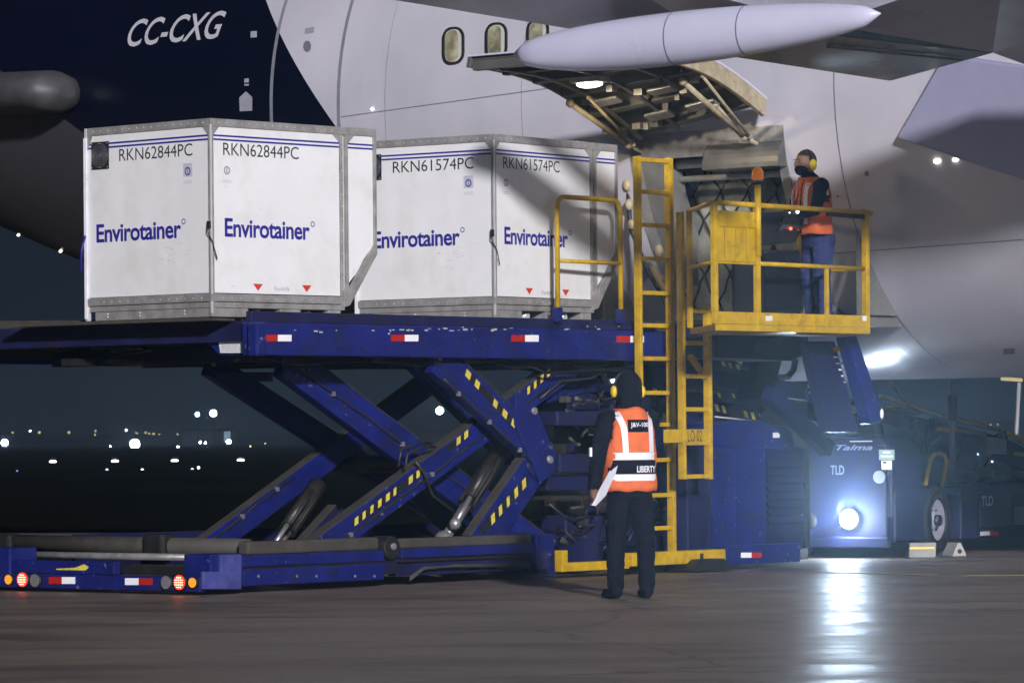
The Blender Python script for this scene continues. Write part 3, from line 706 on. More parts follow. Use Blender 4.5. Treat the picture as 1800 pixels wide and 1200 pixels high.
# rear platform of the deck running out of the frame to the left
a_ = PR(345, 563, .14); 
b = MB(); b.prism([PR(x, y, .16) for x, y in ((-300, 566), (345, 561), (345, 580), (-300, 585))], (.5, 0, 0)); b.build('rear_rail_cover', brown, LD, bevel=.01)
b = MB(); b.prism([PR(x, y, .14) for x, y in ((-300, 585.2), (345, 580.2), (345, 601), (-300, 606))], (.5, 0, 0)); b.build('rear_crossbeam', blue, LD, bevel=.01)
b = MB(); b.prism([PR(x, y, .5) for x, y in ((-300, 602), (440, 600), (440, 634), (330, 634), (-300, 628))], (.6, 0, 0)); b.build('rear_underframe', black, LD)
b = MB(); b.prism([PR(x, y, .45) for x, y in ((190, 630), (247, 634), (247, 644), (190, 640))], (.3, 0, 0)); b.build('underframe_bracket', grease, LD)
for k in range(7):
    x = random.uniform(60, 300); y = random.uniform(606, 618)
    b = MB(); b.tube([PR(x, y, .45), PR(x + 30, y + random.uniform(-6, 8), .44), PR(x + 70, y + random.uniform(-4, 4), .45)], .012, 6); b.build('underframe_hose', grease, LD)
# rollers and guide rails on the deck
for k in range(16):
    b = MB(); u_ = .25 + k * .34; b.tube([(u_, .35, ZD - .03), (u_, 2.6, ZD - .03)], .028, 8); b.build('deck_roller', steel, LD)
b = MB(); b.box(-.22, .06, .25, 2.7, ZD - .03, ZD - .004); b.build('rear_roller_tray', brown, LD)
b = MB(); b.box(2.6, UE, .2, 2.8, ZD - .02, ZD + .036); b.build('front_roller_tray', brown, LD)

# front bridge
b = MB(); b.box(UE + .02, 7.2, -.02, 2.5, ZD - .22, ZD - .05); b.build('bridge_platform', blue_shaded, LD)
b = MB(); b.box(UE + .02, 6.5, -.05, .0, ZD - .20, ZD + .02); b.build('bridge_side_plate', blue, LD)
# underside mass: cross members
for u_ in (.5, 1.6, 2.8, 4.0, 5.2):
    b = MB(); b.box(u_, u_ + .14, .13, 2.88, ZD - .36, ZD - .205); b.build('deck_cross_member', blue_shaded, LD)
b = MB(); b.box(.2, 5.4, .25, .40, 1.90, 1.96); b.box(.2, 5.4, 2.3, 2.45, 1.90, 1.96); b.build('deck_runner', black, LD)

# chassis
CU0 = P(428, 1035, v=0).x; CU1 = P(972, 1008, v=0).x; CM = P(690, 1000, v=0).x
def zat(px, py, v=0.0): return P(px, py, v=v).z
b = MB(); b.box(CU0, CM - .1, 0, .16, .06, zat(600, 993)); b.build('chassis_beam', blue, LD, bevel=.008)
b = MB(); b.box(CU0, CM - .1, .02, .16, zat(600, 993), zat(600, 989)); b.build('chassis_slot', black, LD)
b = MB(); b.box(CU0, CM - .1, 0, .16, zat(600, 989), zat(600, 969)); b.build('chassis_beam', blue, LD, bevel=.008)
b = MB(); b.box(CU0 + .1, CM - .12, .04, .16, zat(600, 969), zat(600, 946)); b.build('track_cover', brown, LD, bevel=.02)
b = MB(); b.box(CM + .12, CU1 - .2, .06, .16, .08, zat(830, 983)); b.build('chassis_panel', blue_shaded, LD, bevel=.008)
b = MB(); b.box(CM + .12, CU1 - .05, .03, .16, zat(830, 983), zat(830, 976)); b.build('chassis_slot', black, LD)
b = MB(); b.box(CM + .12, CU1 - .2, 0, .16, zat(830, 976), zat(830, 959)); b.build('chassis_beam', blue, LD, bevel=.008)
b = MB(); b.box(CM + .12, CU1 - .05, .04, .16, zat(830, 959), zat(830, 942)); b.build('track_cover', brown, LD, bevel=.015)
b = MB(); b.box(CU1 - .25, CU1, -.02, .3, .07, zat(960, 938)); b.build('chassis_end_block', blue, LD, bevel=.012)
b = MB(); b.box(CM - .1, CM + .12, .05, .2, .10, zat(690, 945)); b.build('chassis_knuckle', blue_shaded, LD, bevel=.01)
kp = P(690, 962, v=-.03); b = MB(); b.tube([kp, kp + V3((0, .2, 0))], .10, 16); b.build('pivot_boss', black, LD, bevel=.01)
b = MB(); b.tube([kp + V3((0, -.02, .01)), kp + V3((0, 0, .01))], .03, 10); b.build('pivot_pin', steel, LD)
for k in range(3):
    b = MB(); y = 985 + k * 5
    b.tube([P(720, 1020 - k * 3, v=-.02), P(745, 1000 - k * 2, v=-.02), P(800, 992 + k * 1.5, v=-.02), P(930, 990 + k * 2.5, v=0)], .006, 6); b.build('brake_line', brown, LD)
# stepped pale plate on the rear corner
b = MB(); b.prism([P(x, y, v=-.035) for x, y in ((358, 1035), (425, 1035), (425, 974), (389, 974), (389, 1004), (358, 1004))], (0, .035, 0)); b.build('corner_plate', blue_pale, LD, bevel=.006)
c0 = P(358, 1035, v=0).x
b = MB(); b.box(c0 + .08, CU0 - .002, .0, .3, .07, zat(420, 972)); b.build('corner_post', blue, LD, bevel=.01)
# rear bumper
uB = P(352, 1035, v=0.02).x
def PB(x, y, d=0.0): return P(x, y, u=uB + d)
zb0, zb1 = PB(316, 1039).z, PB(100, 987).z
b = MB(); b.box(uB, uB + .08, .02, 3.1, zb0, zb1 - .10); b.build('rear_bumper', blue, LD, bevel=.01)
va, vc = PB(200, 1000).y, PB(20, 1000).y
b = MB(); b.box(uB, uB + .08, va, vc - .02, zb1 - .099, zb1 + .01); b.build('rear_bumper_top', blue, LD, bevel=.01)
b = MB(); b.box(uB + .1, uB + .3, .1, va, zb1 - .099, zb1 - .02); b.build('bumper_recess', black, LD)
b = MB(); b.box(uB - .02, uB + .3, vc, 3.1, zb0, PB(10, 962).z); b.build('bumper_end_block', blue, LD, bevel=.015)
b = MB(); b.tube([V3((uB + .75, .2, PB(150, 958, .75).z)), V3((uB + .75, 3.2, PB(150, 958, .75).z + .01))], .075, 14); b.build('rear_torsion_tube', brown, LD)
b = MB(); b.tube([V3((uB + .4, .4, PB(150, 976, .4).z)), V3((uB + .4, 3.2, PB(150, 976, .4).z))], .03, 10); b.build('rear_pipe', steel, LD)
for x in (276, 8):
    c = PB(x, 958, .68); b = MB(); b.box(c.x - .06, c.x + .1, c.y - .12, c.y + .12, c.z - .12, c.z + .1); b.build('tube_bracket', black, LD, bevel=.03)
b = MB(); b.prism([PB(x, y, -.006) for x, y in ((98, 999), (132, 997), (148, 991), (156, 996), (150, 1002), (100, 1001))], (.004, 0, 0)); b.build('arrow_sticker', sticker_yellow, LD)
tail_lit = emis('tail_lamp_red_lit', (1.0, .03, .02), 2.6); tail_dim = node_mat('clear_lens', (.16, .16, .17), .2); amber_l = emis('side_lamp_amber', (1.0, .34, .02), .45)
def lamp(x, y, rpx, m, lit=False, name='tail_lamp', parent=LD):
    c = PB(x, y, -.03); r = rpx * c.length * 0 + rpx / 213.0
    b = MB(); b.tube([c, c + V3((.03, 0, 0))], r * 1.12, 18); h = b.build(name, black, parent)
    b = MB(); b.tube([c - V3((.008, 0, 0)), c], r, 18); b.build('lens', m, h)
    if lit:
        b = MB(); b.mat(emis('led_white_hot', (1, .30, .18), 4))
        for i in range(-2, 3):
            for j in range(-2, 3):
                if i * i + j * j <= 5: b.ball(c + V3((-.010, i * r * .33, j * r * .33)), r * .11, 6)
        b.build('led_array', None, h)
lamp(39.5, 1018, 12.5, tail_lit, True); lamp(315.5, 1023, 12.5, tail_lit, True)
lamp(61.5, 1019.5, 11.5, tail_dim, name='reversing_lamp'); lamp(292, 1023, 11.5, tail_dim, name='reversing_lamp')
lamp(15, 1018, 8.5, amber_l, name='indicator_lamp'); lamp(338.5, 1023.5, 8.5, amber_l, name='indicator_lamp')
reflector(108.5, 1019.5, 46, 12, u=uB - .006); reflector(243.5, 1021.5, 48, 12, u=uB - .006, order='wr')
# chassis inner structure
b = MB(); b.box(.3, 7.4, 2.3, 2.45, .12, .45); b.build('far_chassis_beam', blue_shaded, LD)
for u_ in (.2, 2.6, 4.5):
    b = MB(); b.box(u_, u_ + .2, .17, 2.3, .12, .34); b.build('chassis_cross_member', blue_shaded, LD)

# scissor arms
def arm(p1, p2, w, v, th, m=blue, name='scissor_arm', cover=True):
    """box-section arm between two sight points on the plane y=v; w = depth of section"""
    a, b_ = P(*p1, v=v), P(*p2, v=v); t = (b_ - a).normalized(); nrm = V3((-t.z, 0, t.x)) * w / 2
    k = MB(); k.prism([a - nrm, b_ - nrm, b_ + nrm, a + nrm], (0, th, 0)); o = k.build(name, m, LD, bevel=.012)
    if cover:
        k = MB(); n1 = nrm * (1 if nrm.z > 0 else -1)
        k.prism([a + n1 * 1.002, b_ + n1 * 1.002, b_ + n1 * 1.05, a + n1 * 1.05], (0, th * .98, 0)); k.build('arm_top_plate', brown, o)
    for q in (a, b_):
        k = MB(); k.tube([q + V3((0, -.015, 0)), q], w * .28, 14); k.build('pivot_boss', blue_shaded, o)
        k = MB(); k.tube([q + V3((0, -.03, 0)), q + V3((0, -.015, 0))], w * .10, 10); k.build('pivot_pin', steel, o)
    return o
def hazard(o, p1, p2, wpx, v, n, slant=.55):
    """yellow blocks on a black strip along an arm"""
    a, b_ = P(*p1, v=v), P(*p2, v=v); t = (b_ - a); ln = t.length; t.normalize(); nn = V3((-t.z, 0, t.x)); w = wpx / 200.0
    k = MB(); k.mat(ink_black); k.prism([a - nn * w / 2, a + t * ln - nn * w / 2, a + t * ln + nn * w / 2, a + nn * w / 2], (0, .003, 0))
    k.mat(sticker_yellow); st = ln / n
    for i in range(n):
        if random.random() < .09: continue
        s0 = a + t * (st * (i + .1)); jj = random.uniform(.34, .52)
        c = [s0 - nn * w / 2 * .96, s0 + t * st * jj - nn * w / 2 * .96, s0 + t * (st * jj + w * slant) + nn * w / 2 * .96, s0 + t * w * slant + nn * w / 2 * .96]
        k.prism([p - V3((0, .0025, 0)) for p in c], (0, .002, 0))
    k.build('hazard_strip', None, o)
# rear cross pair: A,B fall to the right; C,D rise to the right
arm((372, 640), (905, 985), .20, 1.55, .10)                                  # A far rail
oB = arm((505, 632), (985, 990), .30, .62, .12)                              # B near rail
arm((312, 1005), (815, 632), .21, 1.50, .10)                                 # C far rail
oD = arm((520, 1000), (1010, 640), .235, .35, .12)                            # D near rail
hazard(oD, (620, 920), (742, 827), 12, .346, 9); hazard(oD, (786, 790), (826, 758), 12, .346, 3); hazard(oD, (924, 690), (970, 650), 12, .346, 4)
# front knee: E down to the pivot, F back to the chassis
oE = arm((770, 628), (962, 806), .30, .14, .10)
hazard(oE, (818, 653), (946, 790), 13, .136, 8, slant=-.2)
arm((735, 630), (905, 800), .22, .95, .10)
oF = arm((940, 822), (842, 965), .33, .16, .10)
hazard(oF, (846, 934), (928, 842), 15, .156, 6)
arm((600, 905), (505, 1010), .22, 1.1, .10, blue_shaded)
arm((690, 825), (830, 950), .16, 1.3, .10, blue_shaded)
arm((1010, 700), (1330, 730), .2, .55, .1, blue_shaded)
arm((1190, 655), (1420, 690), .16, .5, .1, blue_shaded)
arm((1060, 660), (960, 690), .2, .5, .1, blue)
# gusset plate at the front knee
b = MB(); b.prism([P(x, y, v=.12) for x, y in ((905, 690), (945, 720), (978, 800), (975, 830), (950, 850), (930, 800), (905, 745))], (0, .03, 0)); b.build('knee_plate', blue, LD, bevel=.006)
for x, y in ((941, 722), (969, 808)):
    p = P(x, y, v=.10); b = MB(); b.tube([p, p + V3((0, .03, 0))], .032, 12); b.build('grease_nipple', steel, LD)
# hoses clipped along the arms and rows of bolts
for p1, p2, v, off in (((520, 655), (880, 915), .605, .05), ((540, 985), (960, 676), .335, -.04), ((785, 650), (945, 800), .125, -.09), ((335, 985), (520, 845), 1.485, .04)):
    a, b_ = P(*p1, v=v), P(*p2, v=v); t = (b_ - a).normalized(); nn = V3((-t.z, 0, t.x)); pts = []
    for k in range(13): q = a.lerp(b_, k / 12) + nn * (off + random.uniform(-.008, .008)); pts.append(q)
    b = MB(); b.tube(pts, .009, 6); b.build('hydraulic_hose', grease, LD)
    for k in (2, 6, 10): b = MB(); q = pts[k]; b.box(q.x - .018, q.x + .018, q.y - .012, q.y + .01, q.z - .02, q.z + .02); b.build('hose_clip', steel, LD)
for x in range(470, 1110, 42):
    if min(abs(x - c) for c in (488, 711, 923, 1108)) < 30: continue
    p = P(x, 613, v=-.008); b = MB(); b.tube([p, p + V3((0, .01, 0))], .012, 8); b.build('bolt', blue_shaded, LD)
for x in range(455, 660, 34):
    p = P(x, 1012, v=-.008); b = MB(); b.tube([p, p + V3((0, .01, 0))], .012, 8); b.build('bolt', steel if x % 3 else blue_shaded, LD)
for pts in (((450, 628), (520, 640), (640, 634), (735, 642), (800, 630)), ((830, 630), (905, 646), (1000, 640), (1100, 652)), ((900, 632), (960, 655), (1050, 650), (1120, 640))):
    b = MB(); b.tube([P(x, y, v=.2) for x, y in pts], .014, 6); b.build('hydraulic_hose', black, LD)
# tie tubes between near and far rails
for x, y, r in ((742, 815, .08), (905, 640, .05)):
    p = P(x, y, v=.7 if x > 500 else 1.5); b = MB(); b.tube([p + V3((0, -.1 if x > 500 else -.8, 0)), p + V3((0, 1.0, 0))], r, 12); b.build('cross_tube', grease, LD)
b = MB(); b.bar(P(385, 662, v=1.5), P(475, 662, v=.7), .05, .08); b.build('arm_spacer', blue_shaded, LD)
# hydraulic cylinders
def cyl(p1, p2, r, v, vv=None):
    a, b_ = P(*p1, v=v), P(*p2, v=vv or v); mid = a.lerp(b_, .62)
    k = MB(); k.tube([a, mid], r, 14); o = k.build('hydraulic_cylinder', grease, LD)
    k = MB(); k.tube([mid, b_], r * .55, 12); k.build('piston_rod', steel, o)
    k = MB(); k.ball(b_, r * 1.1, 10); k.build('rod_eye', steel, o)
    k = MB(); k.tube([a + V3((0, -r, 0)), a.lerp(mid, .4) + V3((.03, -r, .02)), mid + V3((0, -r, 0))], .012, 6); k.build('hydraulic_hose', black, o)
cyl((880, 790), (780, 950), .085, .55); cyl((868, 800), (800, 920), .05, .42)
cyl((560, 850), (470, 985), .08, 1.25); cyl((545, 860), (480, 960), .04, 1.0)
# hoses draped around the arms
for pts in (((700, 820), (705, 790), (730, 780), (755, 778)), ((712, 825), (716, 797), (738, 787), (765, 785)), ((730, 810), (745, 830), (760, 870), (800, 900)), ((1080, 640), (1040, 665), (985, 670), (950, 700))):
    b = MB(); b.tube([P(x, y, v=.30) for x, y in pts], .012, 6); b.build('hydraulic_hose', grease, LD)
# machinery under the front of the deck: blocks, valves, hoses
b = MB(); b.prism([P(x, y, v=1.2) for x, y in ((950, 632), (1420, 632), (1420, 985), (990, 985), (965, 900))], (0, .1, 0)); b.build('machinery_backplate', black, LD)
for x0, y0, x1, y1, v, m in ((985, 655, 1120, 690, .5, blue_shaded), (980, 722, 1090, 748, .25, blue_shaded), (984, 797, 1062, 830, .25, blue_shaded), (962, 835, 1040, 862, .35, blue_shaded), (1055, 690, 1105, 745, .5, blue_shaded),
                             (1175, 640, 1200, 720, .4, blue_shaded), (1190, 690, 1262, 770, .45, blue_shaded), (995, 905, 1060, 985, .5, blue_shaded), (1130, 940, 1250, 985, .3, blue_shaded), (970, 870, 1180, 880, .4, grease)):
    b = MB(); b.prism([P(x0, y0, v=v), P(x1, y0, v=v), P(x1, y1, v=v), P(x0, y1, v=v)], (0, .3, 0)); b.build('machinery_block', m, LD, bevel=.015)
hm = [grease, black, brown, steel]
for k in range(80):
    x = random.uniform(965, 1245); y = random.choice([random.uniform(695, 745), random.uniform(755, 790), random.uniform(845, 965), random.uniform(860, 960)])
    pts = [P(x + random.uniform(-5, 5) + j * random.uniform(4, 14), y + random.uniform(-14, 14), v=.28 + random.uniform(-.04, .1)) for j in range(4)]
    b = MB(); b.tube(pts, random.uniform(.006, .016), 6); b.build('hydraulic_hose', hm[k % 3], LD)
for k in range(26):
    x = random.uniform(970, 1240); y = random.choice([random.uniform(700, 745), random.uniform(760, 790), random.uniform(850, 960)]); p = P(x, y, v=.36)
    s = random.uniform(.02, .06); b = MB(); b.box(p.x - s, p.x + s, p.y, p.y + .1, p.z - s * random.uniform(.5, 1.4), p.z + s); b.build('valve_block', random.choice([grease, blue_shaded, grease, brown]), LD, bevel=.006)
b = MB(); b.tube([P(965, 885, v=.22), P(1005, 918, v=.22)], .012, 8); b.build('lever', grease, LD)
scr = emis('gauge_screen', (.75, .82, 1.0), 3.0)
b = MB(); b.prism([P(x, y, v=.2) for x, y in ((1068, 664), (1096, 662), (1094, 676), (1070, 677))], (0, .05, 0)); gb = b.build('gauge_box', ink_black, LD)
b = MB(); b.prism([P(x, y, v=.195) for x, y in ((1073, 667), (1094, 663), (1090, 671), (1075, 673))], (0, .004, 0)); b.build('gauge_screen', scr, gb)
# engine cabinet with doors and louvres
v_ = -.02
a0, a1, a2 = P(1253, 985, v=v_).x, P(1345, 985, v=v_).x, P(1420, 985, v=v_).x
zt_ = P(1300, 745, v=v_).z; 
b = MB(); b.box(a0 - .35, a2, .0, 1.2, .16, zat(1300, 786)); b.build('engine_cabinet', blue_shaded, LD, bevel=.015)
b = MB(); b.prism([P(x, y, v=-.004) for x, y in ((1253, 745), (1330, 738), (1392, 752), (1400, 792), (1253, 786))], (0, .8, 0)); b.build('cabinet_hood', blue, LD, bevel=.015)
b = MB(); b.box(a0, P(1291, 900, v=v_).x - .006, -.03, -.001, .22, zat(1300, 788)); b.build('cabinet_door', blue, LD, bevel=.006)
b = MB(); b.box(P(1291, 900, v=v_).x + .006, a1, -.03, -.001, .22, zat(1300, 788)); b.build('cabinet_door', blue, LD, bevel=.006)
b = MB(); b.bar(P(1291, 792, v=-.01), P(1291, 960, v=-.01), .006, .006); b.build('door_gap_strip', steel, LD)
for k in range(9):
    z0 = zat(1370, 815 + k * 14); b = MB(); b.prism([V3((a1 + .05, -.035, z0 - .03)), V3((a2 - .05, -.035, z0 - .03)), V3((a2 - .05, -.004, z0 + .03)), V3((a1 + .05, -.004, z0 + .03))], (0, .012, 0)); b.build('louvre', blue_shaded, LD)
b = MB(); b.box(a2 - .055, a2 + .004, -.045, -.003, .17, zat(1300, 790)); b.build('edge_glare_cover', black, LD)  # added black strip, hides the cabinet edge overlit by the headlight
b = MB(); b.box(P(1280, 985, v=-.08).x, a2 - .2, -.08, .2, zat(1300, 992, -.08), zat(1300, 958, -.08)); b.build('front_skirt', blue, LD, bevel=.01)
reflector(1321, 975, 36, 9, v=-.086, order='wr')
b = MB(); b.prism([P(x, y, v=-.036) for x, y in ((1359, 760), (1368, 760), (1371, 764), (1370, 769), (1359, 769))], (0, .004, 0)); b.build('white_sticker', white, LD)
oH = LD
def haz2(p1, p2, wpx, v, n):
    hazard(LD, p1, p2, wpx, v, n, slant=-.6)
haz2((1258, 716), (1334, 733), 13, .44, 6); haz2((1262, 694), (1300, 696), 9, .46, 3); haz2((1256, 636), (1332, 652), 9, .40, 6); haz2((1150, 688), (1175, 694), 12, .44, 2)
b = MB(); b.tube([P(1257, 732, v=.3), P(1322, 739, v=.3)], .008, 6); b.build('light_bar', alu_bright, LD)
# hydraulic hoses under the basket
for k in range(6):
    b = MB(); b.tube([P(1255, 612 + k * 3, v=-.1), P(1310, 606 + k * 4, v=-.3), P(1345, 606 + k * 3, v=-.5), P(1375, 588 + k, v=-.6)], .012, 6); b.build('hydraulic_hose', grease, LD)
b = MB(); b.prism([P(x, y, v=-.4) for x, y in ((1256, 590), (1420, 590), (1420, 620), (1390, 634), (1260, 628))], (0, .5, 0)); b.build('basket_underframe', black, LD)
b = MB(); b.tube([P(x, y, v=-.45) for x, y in ((1398, 632), (1395, 650), (1385, 662), (1365, 664))], .03, 8); b.build('hose_loop', black, LD)
# diagonal strut from hood down to the right
b = MB(); b.bar(P(1350, 690, v=-.3), P(1455, 790, v=-.3), .12, .14); b.build('diagonal_strut', blue_shaded, LD)
b = MB(); b.prism([P(x, y, v=.3) for x, y in ((1335, 630), (1375, 630), (1360, 690), (1345, 720), (1325, 700))], (0, .2, 0)); b.build('post_bracket', black, LD)
# basket mast
b = MB(); b.prism([P(x, y, v=-1.0) for x, y in ((1418, 600), (1468, 600), (1510, 760), (1455, 760))], (0, .1, 0)); b.build('basket_mast', blue_shaded, LD, bevel=.01)
b = MB(); b.prism([P(x, y, v=-1.2) for x, y in ((1487, 592), (1506, 590), (1556, 738), (1530, 745))], (0, .12, 0)); b.build('basket_mast', blue, LD, bevel=.01)
for k in range(5):
    b = MB(); b.prism([P(x, y, v=-1.01) for x, y in ((1466 + k * 4.5, 626 + k * 11), (1478 + k * 4.5, 626 + k * 11), (1479 + k * 4.5, 629 + k * 11), (1467 + k * 4.5, 629 + k * 11))], (0, .01, 0)); b.build('mast_rung', refl_white if k > 1 else steel, LD)
b = MB(); b.ball(P(1550, 727, v=-1.24), .03, 10, (.8, .5, 1.6)); b.build('mast_lamp', refl_white, LD)
b = MB(); b.prism([P(x, y, v=-1.1) for x, y in ((1470, 612), (1486, 604), (1484, 612), (1474, 618))], (0, .05, 0)); b.build('mast_bracket', yellow, LD)

# ladders
def ladder(x0, x1, ytop0, ytop1, ybot0, ybot1, rungs, v, name='ladder'):
    cx0, cx1 = P(x0, 600, v=v).x, P(x1, 600, v=v).x
    k = MB(); k.box(cx0 - .02, cx0 + .02, v, v + .07, P(x0, ybot0, v=v).z, P(x0, ytop0, v=v).z); l = k.build(name, yellow, LD, bevel=.005, label='yellow ladder with rails and rungs')
    k = MB(); k.box(cx1 - .025, cx1 + .025, v, v + .07, P(x1, ybot1, v=v).z, P(x1, ytop1, v=v).z); k.build('ladder_rail', yellow, l, bevel=.005)
    for y in rungs:
        k = MB(); z_ = P((x0 + x1) / 2, y, v=v).z; k.box(cx0 + .02, cx1 - .025, v + .01, v + .055, z_ - .019, z_ + .019); k.build('rung', yellow, l, bevel=.003)
    return l
l1 = ladder(1128, 1183.5, 275, 278, 692, 985, (282, 338, 396, 455, 515, 572, 630, 690, 746, 808, 870, 928), -.12)
l2 = ladder(1203, 1249, 372, 540, 842, 842, (546, 603, 661, 719, 837), -.45)
b = MB(); q0 = P(1172, 778, v=-.46); q1 = P(1246, 754, v=-.46); b.box(q0.x, q1.x, -.44, -.42, q0.z, q1.z); b.build('number_plate', yellow, LD, bevel=.003)
q0 = P(1211, 776, v=-.455); lettering('number_lettering', 'LO 02', .215, .105, ink_black, LD, V3((q0.x, -.443, q0.z)), (1, 0, 0), (0, 0, 1), bold=.0)
b = MB(); z_ = P(1225, 778, v=-.45).z; b.box(P(1203, 600, v=-.45).x, P(1249, 600, v=-.45).x, -.44, -.39, z_ - .02, z_ + .015); b.build('rung', yellow, l2)
b = MB(); b.bar(P(1213, 625, v=-.30), P(1240, 665, v=-.30), .05, .04); b.build('ladder_brace', yellow, l2)
# yellow foot beam under the big ladder
z0, z1 = P(1240, 989, v=-.16).z, P(1240, 966, v=-.16).z
b = MB(); b.box(P(1112, 990, v=-.16).x, P(1276, 990, v=-.16).x, -.16, -.02, z0, z1); b.build('step_beam', yellow, LD, bevel=.008)
b = MB(); b.box(P(988, 1000, v=-.10).x, P(1112, 990, v=-.16).x - .003, -.13, -.05, z0 - .02, z0 + .06); b.build('step_beam', yellow, LD, bevel=.008)
b = MB(); b.box(P(984, 1000, v=-.11).x, P(994, 1000, v=-.11).x, -.14, -.05, z0 - .02, z1 + .05); b.build('step_post', yellow, LD, bevel=.006)
f0 = P(1240, 1018, v=-.2)
b = MB(); b.prism([V3((f0.x - .30, -.3, .01)), V3((f0.x + .30, -.3, .01)), V3((f0.x + .30, -.3, .04)), V3((f0.x + .16, -.3, .12)), V3((f0.x - .16, -.3, .12)), V3((f0.x - .30, -.3, .04))], (0, .35, 0)); b.build('stabiliser_foot', black, LD, bevel=.008)
b = MB(); b.tube([V3((f0.x, -.12, .12)), V3((f0.x, -.12, .17))], .05, 12); b.build('stabiliser_leg', grease, LD)

# hoop handrail on the deck edge
def hoop(xl, xr, yt, yb, ym, v):
    a, b_ = P(xl, 500, v=v).x, P(xr, 500, v=v).x; zt, z0, zm = P((xl + xr) / 2, yt, v=v).z, P(xl, yb, v=v).z, P((xl + xr) / 2, ym, v=v).z; r = .10; pts = [V3((a, v, z0))]
    for k in range(6): t = R(180 - 18 * k); pts.append(V3((a + r + r * math.cos(t), v, zt - r + r * math.sin(t))))
    for k in range(6): t = R(90 - 18 * k); pts.append(V3((b_ - r + r * math.cos(t), v, zt - r + r * math.sin(t))))
    pts.append(V3((b_, v, z0))); k = MB(); k.tube(pts, .023, 10); h = k.build('hoop_handrail', yellow, LD)
    k = MB(); k.tube([(a, v, zm), (b_, v, zm)], .019, 10); k.build('mid_rail', yellow, h)
    for x in (a, b_): k = MB(); k.box(x - .035, x + .035, v - .03, v + .04, z0 - .03, z0 + .10); k.build('rail_socket', blue, h, bevel=.004)
hoop(980, 1091, 349, 560, 460.5, -.01)

# operator basket
VB = -1.5; ux = lambda x, v=VB: P(x, 500, v=v).x; zx = lambda x, y, v=VB: P(x, y, v=v).z
zf0, zf1, zr = zx(1390, 582), zx(1390, 551), zx(1390, 364)
UL, UM, URt = ux(1256), ux(1331), ux(1522)
b = MB(); b.box(UL - .02, URt + .03, VB - .02, VB + .02, zf0 + .05, zf1); b.build('basket_toe_board', yellow, LD, bevel=.004)
SB = V3((.92, .98, 0))
b = MB(); b.prism([V3((UL - .02, VB - .02, zf0 - .01)), V3((URt + .03, VB - .02, zf0 - .01)), V3((URt + .25, VB + .9, zf0 - .01)), V3((UL + SB.x, VB + SB.y, zf0 - .01))], (0, 0, .058)); b.build('basket_floor', yellow, LD, bevel=.004)
ux_back = UL - .02
for nm, u_, z0_, z1_, w in (('basket_post', UL, zf1, zr, .05), ('basket_post', UM, zf0, zr + .0, .05), ('basket_post', URt, zf0, zr, .055), ('basket_post', ux(1453), zf1, zx(1453, 470), .035)):
    b = MB(); b.box(u_ - w / 2, u_ + w / 2, VB - w / 2, VB + w / 2, z0_, z1_); b.build(nm, yellow, LD, bevel=.005)
b = MB(); b.tube([(UL, VB, zr), (URt + .09, VB, zr - .01)], .024, 10); b.build('basket_top_rail', yellow, LD)
b = MB(); b.tube([(UM, VB, zx(1420, 467)), (URt, VB, zx(1420, 467) - .005)], .020, 10); b.build('basket_mid_rail', yellow, LD)
b = MB(); b.bar((ux(1455), VB, zr - .035), (URt + .02, VB, zr - .045), .03, .05); b.build('basket_rail_pad', black, LD)
for y in (380, 400, 425): pass
b = MB(); b.box(UL + .03, UM - .03, VB - .012, VB + .012, zx(1290, 460), zx(1290, 371)); pn = b.build('basket_panel', yellow, LD, bevel=.006)
b = MB(); b.box(UL + .03, UM - .03, VB - .022, VB - .0125, zx(1290, 399), zx(1290, 390)); b.build('panel_rib', yellow, pn)
for x in (1272, 1292, 1310): b = MB(); b.box(ux(x) - .004, ux(x) + .004, VB - .015, VB - .0122, zx(1290, 456), zx(1290, 402)); b.build('panel_groove', node_mat('groove', (.35, .2, .01), .6), pn)
b = MB(); b.box(UL + .0, UM, VB - .018, VB + .018, zx(1290, 464), zx(1290, 460.5)); b.build('panel_lower_rail', yellow, pn)
# side rails of the basket, far side and ends
for u_, d_ in ((UL, SB), (URt, V3((.22, .9, 0)))):
    b = MB(); b.tube([V3((u_, VB, zr)), V3((u_, VB, zr)) + d_], .022, 8); b.build('basket_side_rail', yellow, LD)
    b = MB(); b.tube([V3((u_, VB, zx(1420, 467))), V3((u_, VB, zx(1420, 467))) + d_], .018, 8); b.build('basket_side_rail', yellow, LD)
    e_ = V3((u_, VB, 0)) + d_; b = MB(); b.box(e_.x - .02, e_.x + .02, e_.y - .02, e_.y + .02, zf0 + .05, zr); b.build('basket_post', yellow, LD)
for x in (1352, 1522): 
    b = MB(); b.prism([P(x - 6, 564, v=VB - .024), P(x + 6, 564, v=VB - .024), P(x + 6, 555, v=VB - .024), P(x - 6, 555, v=VB - .024)], (0, .003, 0)); b.build('white_sticker', white, LD)
# beacon
b = MB(); b.tube([(UM - .02, VB - .03, zx(1331, 450)), (UM - .02, VB - .03, zx(1327, 325))], .028, 10); bp2 = b.build('beacon_pole', yellow, LD)
zc = zx(1327, 323); b = MB(); b.tube([(UM - .02, VB - .03, zc - .005), (UM - .02, VB - .03, zc + .02)], .055, 16); b.build('beacon_base', ink_black, bp2)
b = MB(); b.tube([(UM - .02, VB - .03, zc + .02), (UM - .02, VB - .03, zc + .035)], .04, 16); b.build('beacon_collar', white, bp2)
b = MB(); b.tube([(UM - .02, VB - .03, zc + .035), (UM - .02, VB - .03, zc + .09)], [.054, .053], 16); b.ball((UM - .02, VB - .03, zc + .09), .054, 14, (1, 1, 1.05)); b.build('beacon_lens', amber, bp2)
